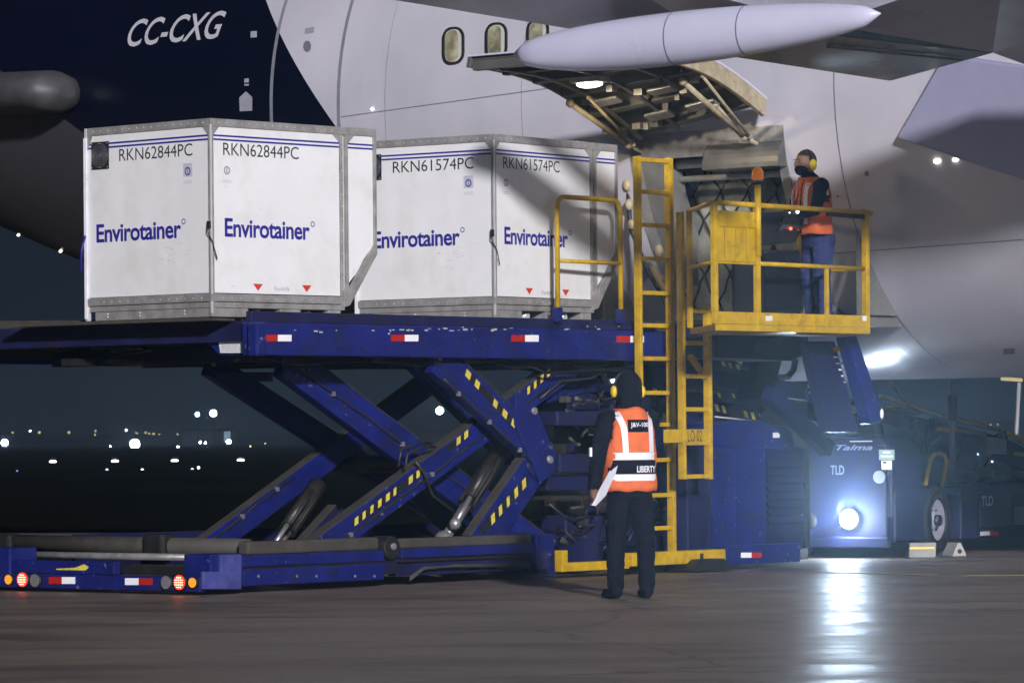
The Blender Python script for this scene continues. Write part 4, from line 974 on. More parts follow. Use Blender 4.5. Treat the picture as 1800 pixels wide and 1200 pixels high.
# control console
cu0, cu1 = ux(1340, -1.1), ux(1408, -1.1)
b = MB(); b.box(cu0, cu1 - .06, -1.15, -.75, zf1 - .05, zx(1370, 440, -1.1)); cs = b.build('control_console', ink_black, LD, bevel=.02)
b = MB(); q = [P(x, y, v=-1.2) for x, y in ((1340, 432), (1400, 426), (1420, 372), (1340, 372))]; b.prism(q, (.1, .28, .02)); b.build('console_head', ink_black, cs, bevel=.015)
b = MB(); q = [P(x, y, v=-1.205) for x, y in ((1368, 405), (1402, 400), (1410, 382), (1376, 384))]; b.prism(q, (0, .004, 0)); b.build('console_panel', node_mat('console_grey', (.06, .07, .07), .4), cs)
con_l = emis('console_lamp', (.75, 1.0, .95), 4); con_r = emis('console_red', (1.0, .08, .05), 5)
for x, y, r, m in ((1402, 372.5, .02, con_l), (1411, 372, .028, con_l), (1390, 402, .018, con_r), (1388, 366, .010, con_l), (1388, 374, .008, con_l)):
    b = MB(); b.ball(P(x, y, v=-1.215), r, 10, (1.3, .4, .8)); b.build('console_light', m, cs)
for k in range(6): b = MB(); p = P(1372 + k * 6, 392 + (k % 2) * 12, v=-1.21); b.tube([p, p + V3((0, -.015, 0))], .009, 8); b.build('console_knob', [steel, black, red][k % 3], cs)
b = MB(); b.tube([P(1378, 366, v=-1.2), P(1382, 350, v=-1.25), P(1374, 395, v=-1.26), P(1365, 405, v=-1.2)], .008, 6); b.build('console_cable', black, cs)
b = MB(); b.prism([P(x, y, v=-1.16) for x, y in ((1343, 445), (1404, 440), (1412, 545), (1346, 545))], (0, .012, 0)); b.build('console_front', node_mat('console_black', (.008, .009, .013), .6, spec=.2), cs)

# ------------------------------------------------------------------ containers
def container(name, M, number, label, tx=.135, tw=1.05):
    t = empty(name, M, label, 'air cargo container', 'white insulated air cargo containers')
    LX, LY, OX, H = 1.49, 1.56, 1.92, 1.62; zb_, zt = .19, 1.555
    prof = [(0.0, zb_), (LX + .06, zb_ + .03), (OX, .60), (OX, zt), (0, zt)]
    b = MB(); b.prism([V3((x + (.03 if x < .5 else -.03), .03, z)) for x, z in prof], (0, LY - .06, 0)); b.build('body_core', panel_white, t)
    # face panels
    b = MB(); b.box(.035, LX - .005, .012, .03, zb_ + .005, zt); b.build('side_panel', panel_white, t, bevel=.004)
    b = MB(); b.prism([V3((x, .012, z)) for x, z in ((LX + .095, .33), (OX - .035, .63), (OX - .035, zt), (LX + .095, zt))], (0, .018, 0)); b.build('overhang_panel', panel_white, t, bevel=.004)
    b = MB(); b.box(.012, .03, .035, LY - .035, zb_ + .005, zt); b.build('end_panel', panel_white, t, bevel=.004)
    # frame
    for nm, bx in (('corner_post', (0, .034, 0, .034, .0, H)), ('corner_post', (0, .034, LY - .034, LY, .0, H)), ('frame_post', (LX, LX + .028, 0, .034, .1, zt)), ('frame_post', (LX + .06, LX + .09, 0, .034, .2, zt)),
                   ('corner_post', (OX - .034, OX, 0, .034, .60, H)), ('corner_post', (OX - .034, OX, LY - .034, LY, .60, H))):
        b = MB(); b.box(*bx); b.build(nm, alu_bright if bx[0] == 0 and bx[2] > 1 else alu, t, bevel=.004)
    b = MB(); b.box(-.003, .010, -.003, .010, .03, H - .05); b.build('bright_corner_strip', alu_bright, t)
    b = MB(); b.box(-.006, 0, LY - .03, LY + .004, .02, H - .08); b.build('bright_corner_strip', node_mat('pale_edge_strip', (.9, .9, .95), .4), t)  # near-white strip along the far corner edge
    b = MB(); b.box(.034, OX - .034, 0, .032, zt, H); b.build('top_rail', alu, t, bevel=.004)
    b = MB(); b.box(0, .032, .034, LY - .034, zt, H); b.build('top_rail', alu, t, bevel=.004)
    b = MB(); b.box(.035, OX - .035, .034, LY, zt + .001, H - .01); b.build('roof', alu, t)
    # corner gussets
    for q in ([(.034, zt), (.10, zt), (.034, zt - .07)], [(LX - .005, zt), (LX - .09, zt), (LX - .005, zt - .07)], [(LX + .093, zt), (LX + .17, zt), (LX + .093, zt - .07)]):
        b = MB(); b.prism([V3((x, .004, z)) for x, z in q], (0, .009, 0)); b.build('gusset', alu, t)
    for q in ([(.034, zt), (.10, zt), (.034, zt - .07)], [(LY - .034, zt), (LY - .10, zt), (LY - .034, zt - .12)]):
        b = MB(); b.prism([V3((.004, y, z)) for y, z in q], (.009, 0, 0)); b.build('gusset', alu, t)
    b = MB(); b.prism([V3((x, -.002, z)) for x, z in ((LX + .03, .10), (LX + .10, .12), (OX, .56), (OX, .64), (OX - .04, .64), (LX + .10, .26), (LX + .03, .26))], (0, .034, 0)); b.build('slanted_brace', alu, t, bevel=.004)
    # base
    for nm, z0, z1, ex in (('base_rail', .125, .188, .004), ('base_rail', .075, .122, -.012)):
        b = MB(); b.box(-ex, LX + .05, -ex, LY + ex, z0, z1); b.build(nm, alu, t, bevel=.004)
    b = MB(); b.box(.02, .42, .012, LY - .1, .0, .073); b.box(.78, 1.02, .012, .3, .0, .073); b.box(1.34, LX, .012, .3, 0, .073); b.build('base_feet', alu, t, bevel=.004)
    b = MB(); b.box(.42, LX, .35, LY - .1, 0, .073); b.build('base_core', black, t)
    for x in (.60, 1.18):
        b = MB(); b.tube([V3((x, .08, .035)), V3((x, .35, .035))], .032, 12); b.build('fork_pocket_tube', alu_bright, t)
    for y in (.35, .9, 1.3):
        for z in (.03, .055): b = MB(); b.ball(V3((.018, y, z)), .007, 6); b.build('rivet', alu_bright, t)
    b = MB()
    for k in range(16): b.ball(V3((.09 + k * .087, -.001, zt + .033)), .005, 6); b.ball(V3((-.001, .09 + k * .09, zt + .033)), .005, 6)
    for k in range(13): b.ball(V3((LX + .014, -.001, .25 + k * .1)), .005, 6); b.ball(V3((.12 + k * .1, -.005, .155)), .005, 6); b.ball(V3((-.005, .12 + k * .1, .155)), .005, 6)
    b.build('rivet_row', alu_bright, t)
    # stripes
    for z in (1.475, 1.443):
        b = MB(); b.box(.04, LX - .01, .008, .0115, z, z + .014); b.build('stripe', ink_blue, t)
        b = MB(); b.box(LX + .096, OX - .036, .008, .0115, z, z + .014); b.build('stripe', ink_blue, t)
        b = MB(); b.box(.008, .0115, .04, LY - .04, z, z + .014); b.build('stripe', ink_blue, t)
    # lettering on the long side and on the end
    X, Z = V3((1, 0, 0)), V3((0, 0, 1)); Y = V3((0, -1, 0))
    lettering('number_lettering', number, .86, .102, ink_black, t, V3((.15, .010, 1.325)), X, Z, bold=-.002)
    lettering('number_lettering', number, .90, .102, ink_black, t, V3((.010, LY - .43, 1.325)), Y, Z, bold=-.002)
    lettering('maker_lettering', 'Envirotainer', .97, .155, ink_blue, t, V3((.16, .010, .655)), X, Z, bold=.022, space=.95)
    lettering('maker_lettering', 'Envirotainer', tw, .155, ink_blue, t, V3((.010, LY - tx, .655)), Y, Z, bold=.022, space=.95)
    def ringmark(c, ax, r, w, m, name):
        b = MB(); N = 20
        pts0 = [c + ax * (r * math.cos(2 * math.pi * k / N)) + Z * (r * math.sin(2 * math.pi * k / N)) for k in range(N)]
        pts1 = [c + ax * ((r - w) * math.cos(2 * math.pi * k / N)) + Z * ((r - w) * math.sin(2 * math.pi * k / N)) for k in range(N)]
        a = [b.bm.verts.new(p) for p in pts0]; d = [b.bm.verts.new(p) for p in pts1]
        for k in range(N): b._f([a[k], a[(k + 1) % N], d[(k + 1) % N], d[k]])
        b.build(name, m, t, fix=False)
    ringmark(V3((1.165, .010, .79)), X, .024, .008, ink_blue, 'degree_mark'); ringmark(V3((.010, LY - tx - tw - .03, .79)), Y, .024, .008, ink_blue, 'degree_mark')
    lg = node_mat('pale_emblem', (.58, .58, .68), .5)
    for c, ax in ((V3((.19, .0105, 1.20)), X), (V3((.0105, LY - 1.27, 1.20)), Y)):
        b = MB(); o2 = c + V3((0, .001, 0)) if ax.x else c + V3((.001, 0, 0))
        b._f([b.bm.verts.new(o2 + ax * dx + Z * dz) for dx, dz in ((-.055, -.045), (.055, -.045), (.055, .065), (-.055, .065))]); b.build('emblem_backing', lg if not ax.x else panel_white, t, fix=False)
        ringmark(c, ax, .035, .012, ink_blue if not ax.x else ink_grey, 'emblem_ring')
        b = MB(); o2 = c
        b._f([b.bm.verts.new(o2 + ax * dx + Z * dz) for dx, dz in ((-.006, -.018), (.006, -.018), (.006, .018), (-.006, .018))]); b.build('emblem_bar', ink_grey, t, fix=False)
        b = MB()
        for dz in (-.085, -.1): b._f([b.bm.verts.new(o2 + ax * dx + Z * (dz + h_)) for dx, h_ in ((-.05, 0), (.05, 0), (.05, .006), (-.05, .006))])
        b.build('emblem_caption', lg, t, fix=False)
    # fork markers
    for x in (.53, 1.09):
        b = MB(); b.prism([V3((x - .055, .009, .278)), V3((x + .055, .009, .278)), V3((x, .009, .222))], (0, .003, 0)); b.build('fork_marker', red, t)
    lettering('fork_lettering', 'Forklift', .17, .035, ink_grey, t, V3((.72, .010, .225)), X, Z)
    # cooling fan grille on the end
    b = MB(); b.box(.004, .0118, LY - .30, LY - .085, 1.27, 1.50); g = b.build('fan_grille', ink_black, t)
    for k in range(5): b = MB(); r = .02 + k * .02; N = 20; c = V3((.001, LY - .192, 1.385)); b.tube([c + V3((0, r * math.cos(2 * math.pi * j / N), r * math.sin(2 * math.pi * j / N))) for j in range(N)], .0016, 4, closed=True); b.build('grille_ring', ink_grey, g)
    for dy in (-.095, 0, .095):
        for dz in (-.1, 0, .1): b = MB(); b.ball(V3((.002, LY - .192 + dy, 1.385 + dz)), .004, 6); b.build('grille_screw', alu_bright, g)
    # scuffs and marker scrawl
    sg = node_mat('scuff', (.5, .5, .53), .6)
    b = MB()
    for k in range(22):
        y = random.uniform(.15, .6); z = random.uniform(.45, .72); w = random.uniform(.005, .05); h = random.uniform(.001, .003)
        b.prism([V3((.0095, y, z)), V3((.0095, y + w, z + random.uniform(-.006, .006))), V3((.0095, y + w, z + h)), V3((.0095, y, z + h))], (.001, 0, 0))
    for k in range(14):
        x = random.uniform(.1, 1.5); z = random.uniform(.25, 1.3); w = random.uniform(.005, .04)
        b.prism([V3((x, .0095, z)), V3((x + w, .0095, z + random.uniform(-.004, .004))), V3((x + w, .0095, z + .003)), V3((x, .0095, z + .002))], (0, .001, 0))
    b.build('scuff_mark', sg, t)
    # strap end and latch on the corner
    b = MB(); b.tube([V3((-.015, .03, .78)), V3((-.03, .02, .70)), V3((-.01, -.03, .60)), V3((-.0, -.035, .55)), V3((.045, -.02, .47))], .005, 6); b.build('strap', black, t)
    b = MB(); b.box(-.02, 0, .0, .03, .72, .78); b.build('latch', ink_black, t, bevel=.004)
    b = MB(); b.tube([V3((-.012, LY - .02, .72)), V3((-.03, LY + .01, .60)), V3((-.03, LY + .02, .42))], .009, 6); b.build('strap', ink_blue, t)
    return t
def cont_frame(px, D, z, yawdeg):
    w = PD(px, 700, D); return Matrix.Translation((w.x, w.y, z)) @ Matrix.Rotation(R(yawdeg), 4, 'Z')
container('cargo_container', cont_frame(374, 33.95, ZD, 47), 'RKN62844PC', 'white cooled container numbered RKN62844PC on the rear end of the loader deck')
container('cargo_container', cont_frame(872, 36.55, ZD + .04, 54), 'RKN61574PC', 'white cooled container numbered RKN61574PC beside the yellow hoop rail', .20, .97)

# ------------------------------------------------------------------ belt loader at the right
BM = Matrix.Translation((PD(1572, 800, 42).x, 42, 0)) @ Matrix.Rotation(R(62), 4, 'Z')
BL = empty('belt_loader', BM, 'dark blue belt loader with lit headlight, hoop rail and yellow conveyor rails under the fuselage', 'belt loader')
def B(x, y, v=0.0): return P(x, y, v=v, M=BM)
def BF(x, y, u=0.0): return P(x, y, u=u, M=BM)
ztop = B(1700, 856).z; z_lo = B(1700, 948).z
b = MB(); b.box(.02, 1.0, 0, 1.95, z_lo + .02, ztop); b.build('chassis', blue_shaded, BL, bevel=.02)
b = MB(); b.box(1.0, 1.75, .35, 1.6, z_lo + .02, ztop); b.build('axle_bay', blue_shaded, BL)
b = MB(); b.box(.9, 1.8, 0, .3, ztop - .07, ztop); b.build('wheel_arch', blue, BL, bevel=.01)
b = MB(); b.box(1.8, 6.5, 0, 1.95, z_lo, ztop + .02); b.build('rear_chassis', blue_shaded, BL, bevel=.02)
# hood facing the camera
hz = BF(1500, 765).z; yl, yr = BF(1398, 800).y, BF(1568, 800).y
b = MB(); b.prism([V3((0, yr, ztop - .3)), V3((0, yr, hz - .16)), V3((0, yr + .15, hz - .02)), V3((0, yl - .25, hz)), V3((0, yl, hz - .12)), V3((0, yl, ztop - .3))], (.8, 0, 0)); b.build('engine_hood', blue_shaded, BL, bevel=.03)
b = MB(); b.box(-.03, -.001, yr + .05, yl - .02, .12, hz - .10); hp = b.build('hood_front', blue_shaded, BL, bevel=.02)
p = BF(1411, 833, -.034); XD = V3((0, -1, 0)); ZDv = V3((0, 0, 1))
let_grey = node_mat('pale_vehicle_lettering', (.20, .24, .36), .5)
q0, q1 = BF(1460, 834, -.034), BF(1484, 834, -.034); lettering('maker_lettering', 'TLD', abs(q1.y - q0.y), .095, let_grey, BL, q0, XD, ZDv, bold=.02)
q0, q1 = BF(1470, 791, -.034), BF(1534, 790, -.034); lettering('operator_lettering', 'Talma', abs(q1.y - q0.y), .055, let_grey, BL, q0, XD, ZDv, shear=.4, bold=.02)
b = MB(); b.bar(BF(1494, 775.5, -.05), BF(1533, 775, -.05), .01, .01); b.build('hood_trim', alu_bright, BL)
# equipment on the hood
b = MB(); q = [BF(x, y, .2) for x, y in ((1490, 770), (1536, 768), (1530, 735), (1496, 738))]; b.prism(q, (.3, 0, 0)); b.build('seat_back', grease, BL, bevel=.03)
b = MB(); b.tube([BF(1460, 712, .2), BF(1532, 710, .2)], .03, 8); b.build('seat_crossbar', grease, BL)
b = MB(); b.ball(BF(1495, 721, .15), .06, 10, (1, 1.2, .8)); b.build('amber_lens', node_mat('pale_lens', (.3, .27, .2), .3), BL)
for pts, m in ((((1545, 790), (1572, 790), (1572, 808), (1545, 808)), node_mat('notice_green', (.33, .42, .36), .5)), (((1549, 809), (1567, 809), (1567, 825), (1550, 825)), white)):
    b = MB(); b.prism([BF(x, y, -.045) for x, y in pts], (.012, 0, 0)); b.build('notice_plate', m, BL)
b = MB(); b.prism([BF(x, y, -.047) for x, y in ((1548, 800), (1569, 800), (1569, 803), (1548, 803))], (.002, 0, 0)); b.prism([BF(x, y, -.047) for x, y in ((1552, 793), (1565, 793), (1565, 796), (1552, 796))], (.002, 0, 0)); b.build('notice_print', white, BL)
b = MB(); b.prism([BF(x, y, -.047) for x, y in ((1552, 811), (1558, 811), (1558, 814), (1552, 814))], (.002, 0, 0)); b.build('notice_print', ink_black, BL)
p = BF(1545, 838, -.05); b = MB(); b.tube([p, p + V3((.03, 0, 0))], .065, 16); b.build('round_sign', node_mat('sign_grey', (.3, .32, .34), .5), BL)
# headlight
hlp = BF(1492, 912, -.10)
b = MB(); b.tube([hlp + V3((.09, 0, 0)), hlp + V3((.02, 0, 0)), hlp], [.06, .10, .112], 20); hl = b.build('headlight', ink_black, BL)
hl_m = emis('headlight_beam', (.78, .90, 1.0), 60)
b = MB(); b.ball(hlp + V3((-.01, 0, 0)), .095, 16, (.3, 1, 1)); b.build('headlight_lens', hl_m, hl)
hs = bpy.data.lights.new('headlight_light', 'POINT'); hs.energy = 62; hs.color = (.62, .80, 1.0); hs.shadow_soft_size = .12
ho = bpy.data.objects.new('headlight_light', hs); C.objects.link(ho); ho.parent = BL; ho.location = hlp + V3((-.15, 0, .0))
b = MB(); q = BF(1422, 915, -.08); b.ball(q, .09, 12, (.3, 1, 1)); b.build('headlight_unlit', ink_black, BL)
b = MB(); b.box(-.12, -.03, yr, yl, .10, .22); b.build('front_bumper', blue_shaded, BL, bevel=.02)
hs2 = bpy.data.lights.new('headlight_beam_light', 'SPOT'); hs2.energy = 2200; hs2.specular_factor = .5; hs2.color = (.62, .80, 1.0); hs2.spot_size = R(32); hs2.spot_blend = 1.0; hs2.shadow_soft_size = .10
h2 = bpy.data.objects.new('headlight_beam_light', hs2); C.objects.link(h2); h2.parent = BL; h2.location = hlp + V3((-.13, 0, 0))
tdir = BM.to_3x3().inverted() @ (V3((0, 0, 7.5)) - BM @ hlp)
h2.rotation_euler = tdir.to_track_quat('-Z', 'Y').to_euler()
# wheel
wc = B(1655, 925, -.05); b = MB()
def wheel(c, r, w, name='wheel'):
    k = MB(); N = 32; rg = []
    for dy, rr_ in ((w, r * .62), (w, r * .92), (w * .8, r), (.2 * w, r), (0, r * .94), (0, r * .60), (.03, r * .58)):
        rg.append([c + V3((rr_ * math.cos(2 * math.pi * j / N), dy, rr_ * math.sin(2 * math.pi * j / N))) for j in range(N)])
    k.loft(rg, capa=False, capb=False); o = k.build(name, black, BL)
    k = MB(); rg = [[c + V3((rr_ * math.cos(2 * math.pi * j / N), dy, rr_ * math.sin(2 * math.pi * j / N))) for j in range(N)] for dy, rr_ in ((.02, r * .60), (.01, r * .54), (.08, r * .40), (.06, r * .25), (.03, r * .22), (.03, r * .02))]
    k.loft(rg, capa=False); k.build('rim', node_mat('rim_grey', (.30, .30, .36), .5, var=.3), o)
    k = MB(); k.tube([c + V3((0, -.02, 0)), c + V3((0, .08, 0))], r * .16, 14); k.build('hub', ink_black, o)
    for j in range(6):
        k = MB(); k.ball(c + V3((r * .32 * math.cos(j * 1.047), .05, r * .32 * math.sin(j * 1.047))), .012, 6); k.build('wheel_nut', grease, o)
wheel(V3((wc.x, -.02, .36)), .36, .24)
wheel(V3((5.2, -.02, .36)), .36, .24)
# rear side door with logo, plates, reflector
q0, q1 = B(1723, 925, -.015), B(1778, 865, -.015); b = MB(); b.box(q0.x, q1.x, -.015, -.001, q0.z, q1.z); b.build('side_door', node_mat('side_door_grey', (.05, .05, .09), .5), BL, bevel=.004)
q0, q1 = B(1725, 889, -.02), B(1746, 889, -.02); lettering('maker_lettering', 'TLD', q1.x - q0.x, .105, node_mat('white_logo', (.6, .6, .65), .5), BL, q0, (1, 0, 0), (0, 0, 1), bold=.02)
q0, q1 = B(1786, 922, -.02), B(1799, 890, -.02); b = MB(); b.box(q0.x, q1.x + .2, -.012, -.001, q0.z, q1.z); b.build('plate', node_mat('plate_grey', (.2, .2, .24), .5), BL)
for x0, x1, m in ((1724, 1740, refl_white), (1740.3, 1755, refl_red)):
    q0, q1 = B(x0, 941, -.006), B(x1, 933, -.006); b = MB(); b.box(q0.x, q1.x, -.006, -.001, q0.z, q1.z); b.build('reflector_strip', m, BL)
# hoop rail on the fender
pts = [B(x, y, .15) for x, y in ((1626, 857), (1631, 830), (1636, 806), (1642, 798), (1651, 796), (1660, 800), (1664, 811), (1661, 830), (1656, 856))]
b = MB(); b.tube(pts, .022, 10); b.build('hoop_handrail', yellow, BL)
# conveyor with handrails
conv = MB(); conv.prism([B(x, y, .9) for x, y in ((1400, 700), (1560, 745), (1900, 860), (1900, 800), (1560, 720), (1400, 672))], (0, .7, 0)); cv = conv.build('conveyor_boom', blue_shaded, BL, bevel=.01)
dull_y = node_mat('dull_yellow_rail', (.40, .30, .09), .5, var=.3, scale=5)
for pts, r, m in ((((1405, 678), (1440, 684)), .022, yellow), (((1548, 696), (1640, 726), (1760, 757), (1840, 795)), .026, dull_y), (((1556, 716), (1612, 725)), .026, dull_y), (((1646, 753), (1732, 762)), .024, yellow), (((1760, 757), (1900, 812)), .030, yellow),
                    (((1566, 672), (1592, 706)), .014, dull_y), (((1785, 797), (1830, 800)), .024, yellow), (((1760, 765), (1830, 798)), .016, alu)):
    b = MB(); b.tube([B(x, y, .85) for x, y in pts], r, 8); b.build('conveyor_rail', m, cv)
for x in (1605, 1640):
    b = MB(); b.bar(B(x, 755, .8), B(x, 735, .8), .06, .06); b.build('conveyor_bracket', blue, cv)
b = MB(); b.tube([B(1675, 668, .5), B(1674, 700, .5), B(1673, 850, .5)], [.018, .024, .035], 10); b.build('exhaust_mast', node_mat('mast_grey', (.22, .22, .25), .5), BL)
b = MB(); b.tube([B(1674, 695, .5), B(1674, 740, .5)], .05, 10); b.build('mast_sleeve', grease, BL)
b = MB(); q = [B(x, y, .5) for x, y in ((1747, 768), (1770, 772), (1770, 798), (1748, 795))]; b.prism(q, (0, .1, 0)); b.build('control_box', node_mat('box_grey', (.22, .22, .26), .5), BL, bevel=.01)
for x, y, r in ((1700, 838, .12), (1725, 832, .14), (1748, 838, .11), (1690, 850, .08), (1790, 835, .09)):
    b = MB(); b.ball(B(x, y, .5), r, 10, (1.4, 1, .6)); b.build('stowed_cover', node_mat('tarp', (.035, .04, .06), .6, bump=.6), BL)
for k in range(12):
    x = random.uniform(1600, 1800); y = random.uniform(770, 850); b = MB(); b.tube([B(x, y, .6), B(x + random.uniform(-12, 12), y - random.uniform(10, 40), .6), B(x + random.uniform(-25, 25), y - random.uniform(20, 50), .7)], .015, 6); b.build('cable', random.choice([black, grease, blue_shaded]), BL)
for x, y in ((1719, 798), (1744, 811), (1604, 828)): b = MB(); b.ball(B(x, y, .4), .012, 8); b.build('indicator_lamp', emis('tiny_blue_lamp', (.6, .75, 1), 3), BL)

# wheel chocks
b = MB(); w = UV @ P(1620, 979, z=0); CHM = Matrix.Translation(w) @ Matrix.Rotation(R(8), 4, 'Z')
ck = empty('wheel_chock', CHM, 'long grey wheel chock with a yellow stripe left of the belt loader wheel', 'wheel chock', 'wheel chocks at the belt loader')
chm = node_mat('chock_grey', (.30, .29, .27), .7, var=.3)
b.prism([V3((-.15, -.07, 0)), V3((-.15, .10, 0)), V3((-.13, .04, .15)), V3((-.13, -.03, .15))], (.28, 0, 0)); b.build('chock_body', chm, ck, bevel=.01)
b = MB(); b.prism([V3((-.135, -.057, .085)), V3((.12, -.057, .085)), V3((.12, -.050, .105)), V3((-.135, -.050, .105))], (0, -.004, 0)); b.build('chock_stripe', emis('stripe_glow', (.9, .6, .1), .25), ck)  # faint emission on the stripe stands in for light it sends back
w = UV @ P(1687, 977, z=0); CHM = Matrix.Translation(w) @ Matrix.Rotation(R(20), 4, 'Z')
ck = empty('wheel_chock', CHM, 'white triangular wheel chock with a hole right of the belt loader wheel', 'wheel chock', 'wheel chocks at the belt loader')
b = MB(); b.prism([V3((-.08, 0, 0)), V3((.08, 0, 0)), V3((.07, 0, .03)), V3((.015, 0, .14)), V3((-.015, 0, .14)), V3((-.07, 0, .03))], (0, .25, 0)); b.build('chock_body', node_mat('chock_white', (.42, .41, .38), .6), ck, bevel=.008)
b = MB(); b.tube([V3((0, -.004, .05)), V3((0, .004, .05))], .025, 12); b.build('chock_hole', black, ck)
# crate lying under the loader front
b = MB(); w = UV @ P(1400, 978, z=0)
tag(b.ball((0, 0, .05), .12, 12, (1.6, 1, .5)).build('rag_bundle', chm), 'pale crumpled bundle on the apron left of the lit headlight', 'bundle'); bpy.data.objects['rag_bundle'].location = w

# lamp post at the right edge
w = PD(1786, 770, 70); t = empty('lamp_post', Matrix.Translation((w.x, w.y, 0)), 'slim grey lamp post at the right edge under the aircraft belly', 'lamp post')
b = MB(); b.tube([(0, 0, 0), (0, 0, w.z), (.06, 0, PD(1790, 672, 70).z)], .035, 8); b.build('pole', node_mat('post_grey', (.30, .30, .32), .5), t)
b = MB(); zt2 = PD(1790, 668, 70).z; b.bar((.12, 0, zt2), (-.25, 0, zt2 + .03), .05, .06); b.build('lamp_arm', dull_y, t)

# ------------------------------------------------------------------ people
def remesh_body(b, name, mats, matfn, parent, voxel=.011):
    o = b.build(name, mats[0], None); o.modifiers.clear()
    m = o.modifiers.new('r', 'REMESH'); m.mode = 'VOXEL'; m.voxel_size = voxel
    s = o.modifiers.new('s', 'SMOOTH'); s.factor = .6; s.iterations = 3
    bpy.context.view_layer.update()
    me = bpy.data.meshes.new_from_object(o.evaluated_get(bpy.context.evaluated_depsgraph_get()))
    bpy.data.objects.remove(o)
    me.materials.clear()
    for k in mats: me.materials.append(k)
    nrms = [v.normal.copy() for v in me.vertices]
    for vi, v in enumerate(me.vertices):
        if matfn(v.co) == 1: continue
        q = v.co; a = noise.noise(V3((q.x * 7, q.y * 7, q.z * 22))) * .006 + noise.noise(V3((q.x * 16 + 5, q.y * 16, q.z * 40))) * .003
        if q.z < .25: a *= 1.6
        v.co = q + nrms[vi] * a
    for p in me.polygons: p.use_smooth = True; p.material_index = matfn(p.center)
    o = bpy.data.objects.new(name, me); C.objects.link(o); o.parent = parent
    return o
def limb(b, pts, rs):
    """tapered limb through joints with rounded ends"""
    P_ = [V3(pts[0])]; r_ = [rs[0]]
    for i in range(len(pts) - 1):
        for k in range(1, 6):
            s = k / 5; P_.append(V3(pts[i]).lerp(V3(pts[i + 1]), s)); r_.append(rs[i] + (rs[i + 1] - rs[i]) * s)
    b.tube(P_, r_, 12); 
    for p, r in zip(pts, rs): b.ball(V3(p), r * .99, 12)
def ering(z, hx, hy, cx=0, cy=0, n=24, pw=2.4):
    out = []
    for k in range(n):
        a = 2 * math.pi * k / n; c, s = math.cos(a), math.sin(a)
        out.append(V3((cx + hx * math.copysign(abs(c) ** (2 / pw), c), cy + hy * math.copysign(abs(s) ** (2 / pw), s), z)))
    return out
def hand(b, w, d, side, r=.0085, grip=.5):
    """palm with five separate curled fingers; w wrist, d direction"""
    w = V3(w); d = V3(d).normalized(); sd = V3((0, 1, 0)); nrm = d.cross(sd).normalized() * side
    b.tube([w, w + d * .04, w + d * .085], [.026, .036, .034], 10)
    for k, ln in enumerate((.062, .072, .068, .054)):
        s = w + d * .085 + sd * (.027 - k * .018); q = s + d * ln * .5 + nrm * ln * .15; e_ = q + d * ln * (.5 - grip * .3) + nrm * ln * grip * .7
        b.tube([s - d * .02, s, q, e_], [r * 1.1, r * 1.1, r, r * .8], 8); b.ball(e_, r * .8, 8)
    s = w + d * .03 + sd * .03; q = s + d * .03 + sd * .02 + nrm * .012; e_ = q + d * .03 + nrm * .02
    b.tube([s - sd * .01, s, q, e_], [r * 1.3, r * 1.3, r * 1.1, r * .9], 8)

# --- ground crew member seen from behind; x right, y away from camera
w = UV @ P(1108, 1051, z=0)
PM = Matrix.Translation((w.x, w.y, 0)) @ Matrix.Rotation(R(20), 4, 'Z')
p1 = empty('person', PM, 'person standing on the apron, back turned, orange vest, dark hood, holding papers', 'person')
b = MB()
for s in (-1, 1):                                                   # legs, boots
    fx = .115 * s + (.0 if s < 0 else .01)
    limb(b, [(.075 * s, .0, .86), (fx, .0 - .01 * s, .47), (fx + .01 * s, -.01, .10)], [.105, .078, .066])
    limb(b, [(fx + .01 * s, -.03, .045), (fx + .03 * s, .15, .035)], [.048, .038])
b.loft([ering(.78, .155, .115), ering(.92, .175, .125), ering(1.05, .175, .12), ering(1.25, .195, .125), ering(1.38, .20, .115), ering(1.46, .12, .09), ering(1.50, .062, .06)])
limb(b, [(0, 0, 1.46), (0, .02, 1.56)], [.062, .06])
# left arm hangs, elbow out, hand with papers; right arm forward
limb(b, [(-.180, .0, 1.385), (-.262, -.02, 1.12), (-.285, .02, .87)], [.084, .070, .052])
limb(b, [(.185, .0, 1.39), (.215, .10, 1.16), (.12, .26, 1.12)], [.072, .055, .042])
hand(b, (-.285, .02, .865), (.05, .10, -1), -1); hand(b, (.12, .26, 1.12), (-.8, .5, .1), 1)
b.ball(V3((0, .02, 1.635)), .103, 18, (.80, 1.0, 1.12))
b.ball(V3((0, .125, 1.63)), .018, 8, (.8, 1.2, 1.4))               # nose
for s in (-1, 1): b.ball(V3((.085 * s, .02, 1.63)), .022, 8, (.5, 1, 1.4))
def m1(c):
    if c.z > 1.52 and c.y > .03: return 1
    if c.z < .845 and c.x < -.20 and c.z > .6: return 1
    if c.y > .25 and c.z > 1.0 and c.z < 1.2: return 1
    return 0
remesh_body(b, 'body', [navy, skin], m1, p1, .010)
# hood over the head
b = MB(); b.ball(V3((0, -.005, 1.645)), .118, 20, (.86, .98, 1.02)); b.loft([ering(1.45, .11, .10, 0, -.01), ering(1.52, .095, .095, 0, -.005), ering(1.60, .10, .105, 0, -.01)])
remesh_body(b, 'hood', [navy], lambda c: 0, p1, .012)
b = MB()
b.tube([V3((.112 * math.cos(t), .012, 1.635 + .125 * math.sin(t))) for t in [math.pi * k / 12 for k in range(13)]], .009, 8); eb = b.build('ear_defender', ink_black, p1)
for s in (-1, 1):
    b = MB(); b.ball(V3((.118 * s, .012, 1.60)), .042, 14, (.62, .85, 1.15)); b.build('ear_cup', muff_yellow, eb)
    b = MB(); b.ball(V3((.098 * s, .012, 1.60)), .040, 12, (.4, .9, 1.2)); b.build('ear_cushion', ink_black, eb)
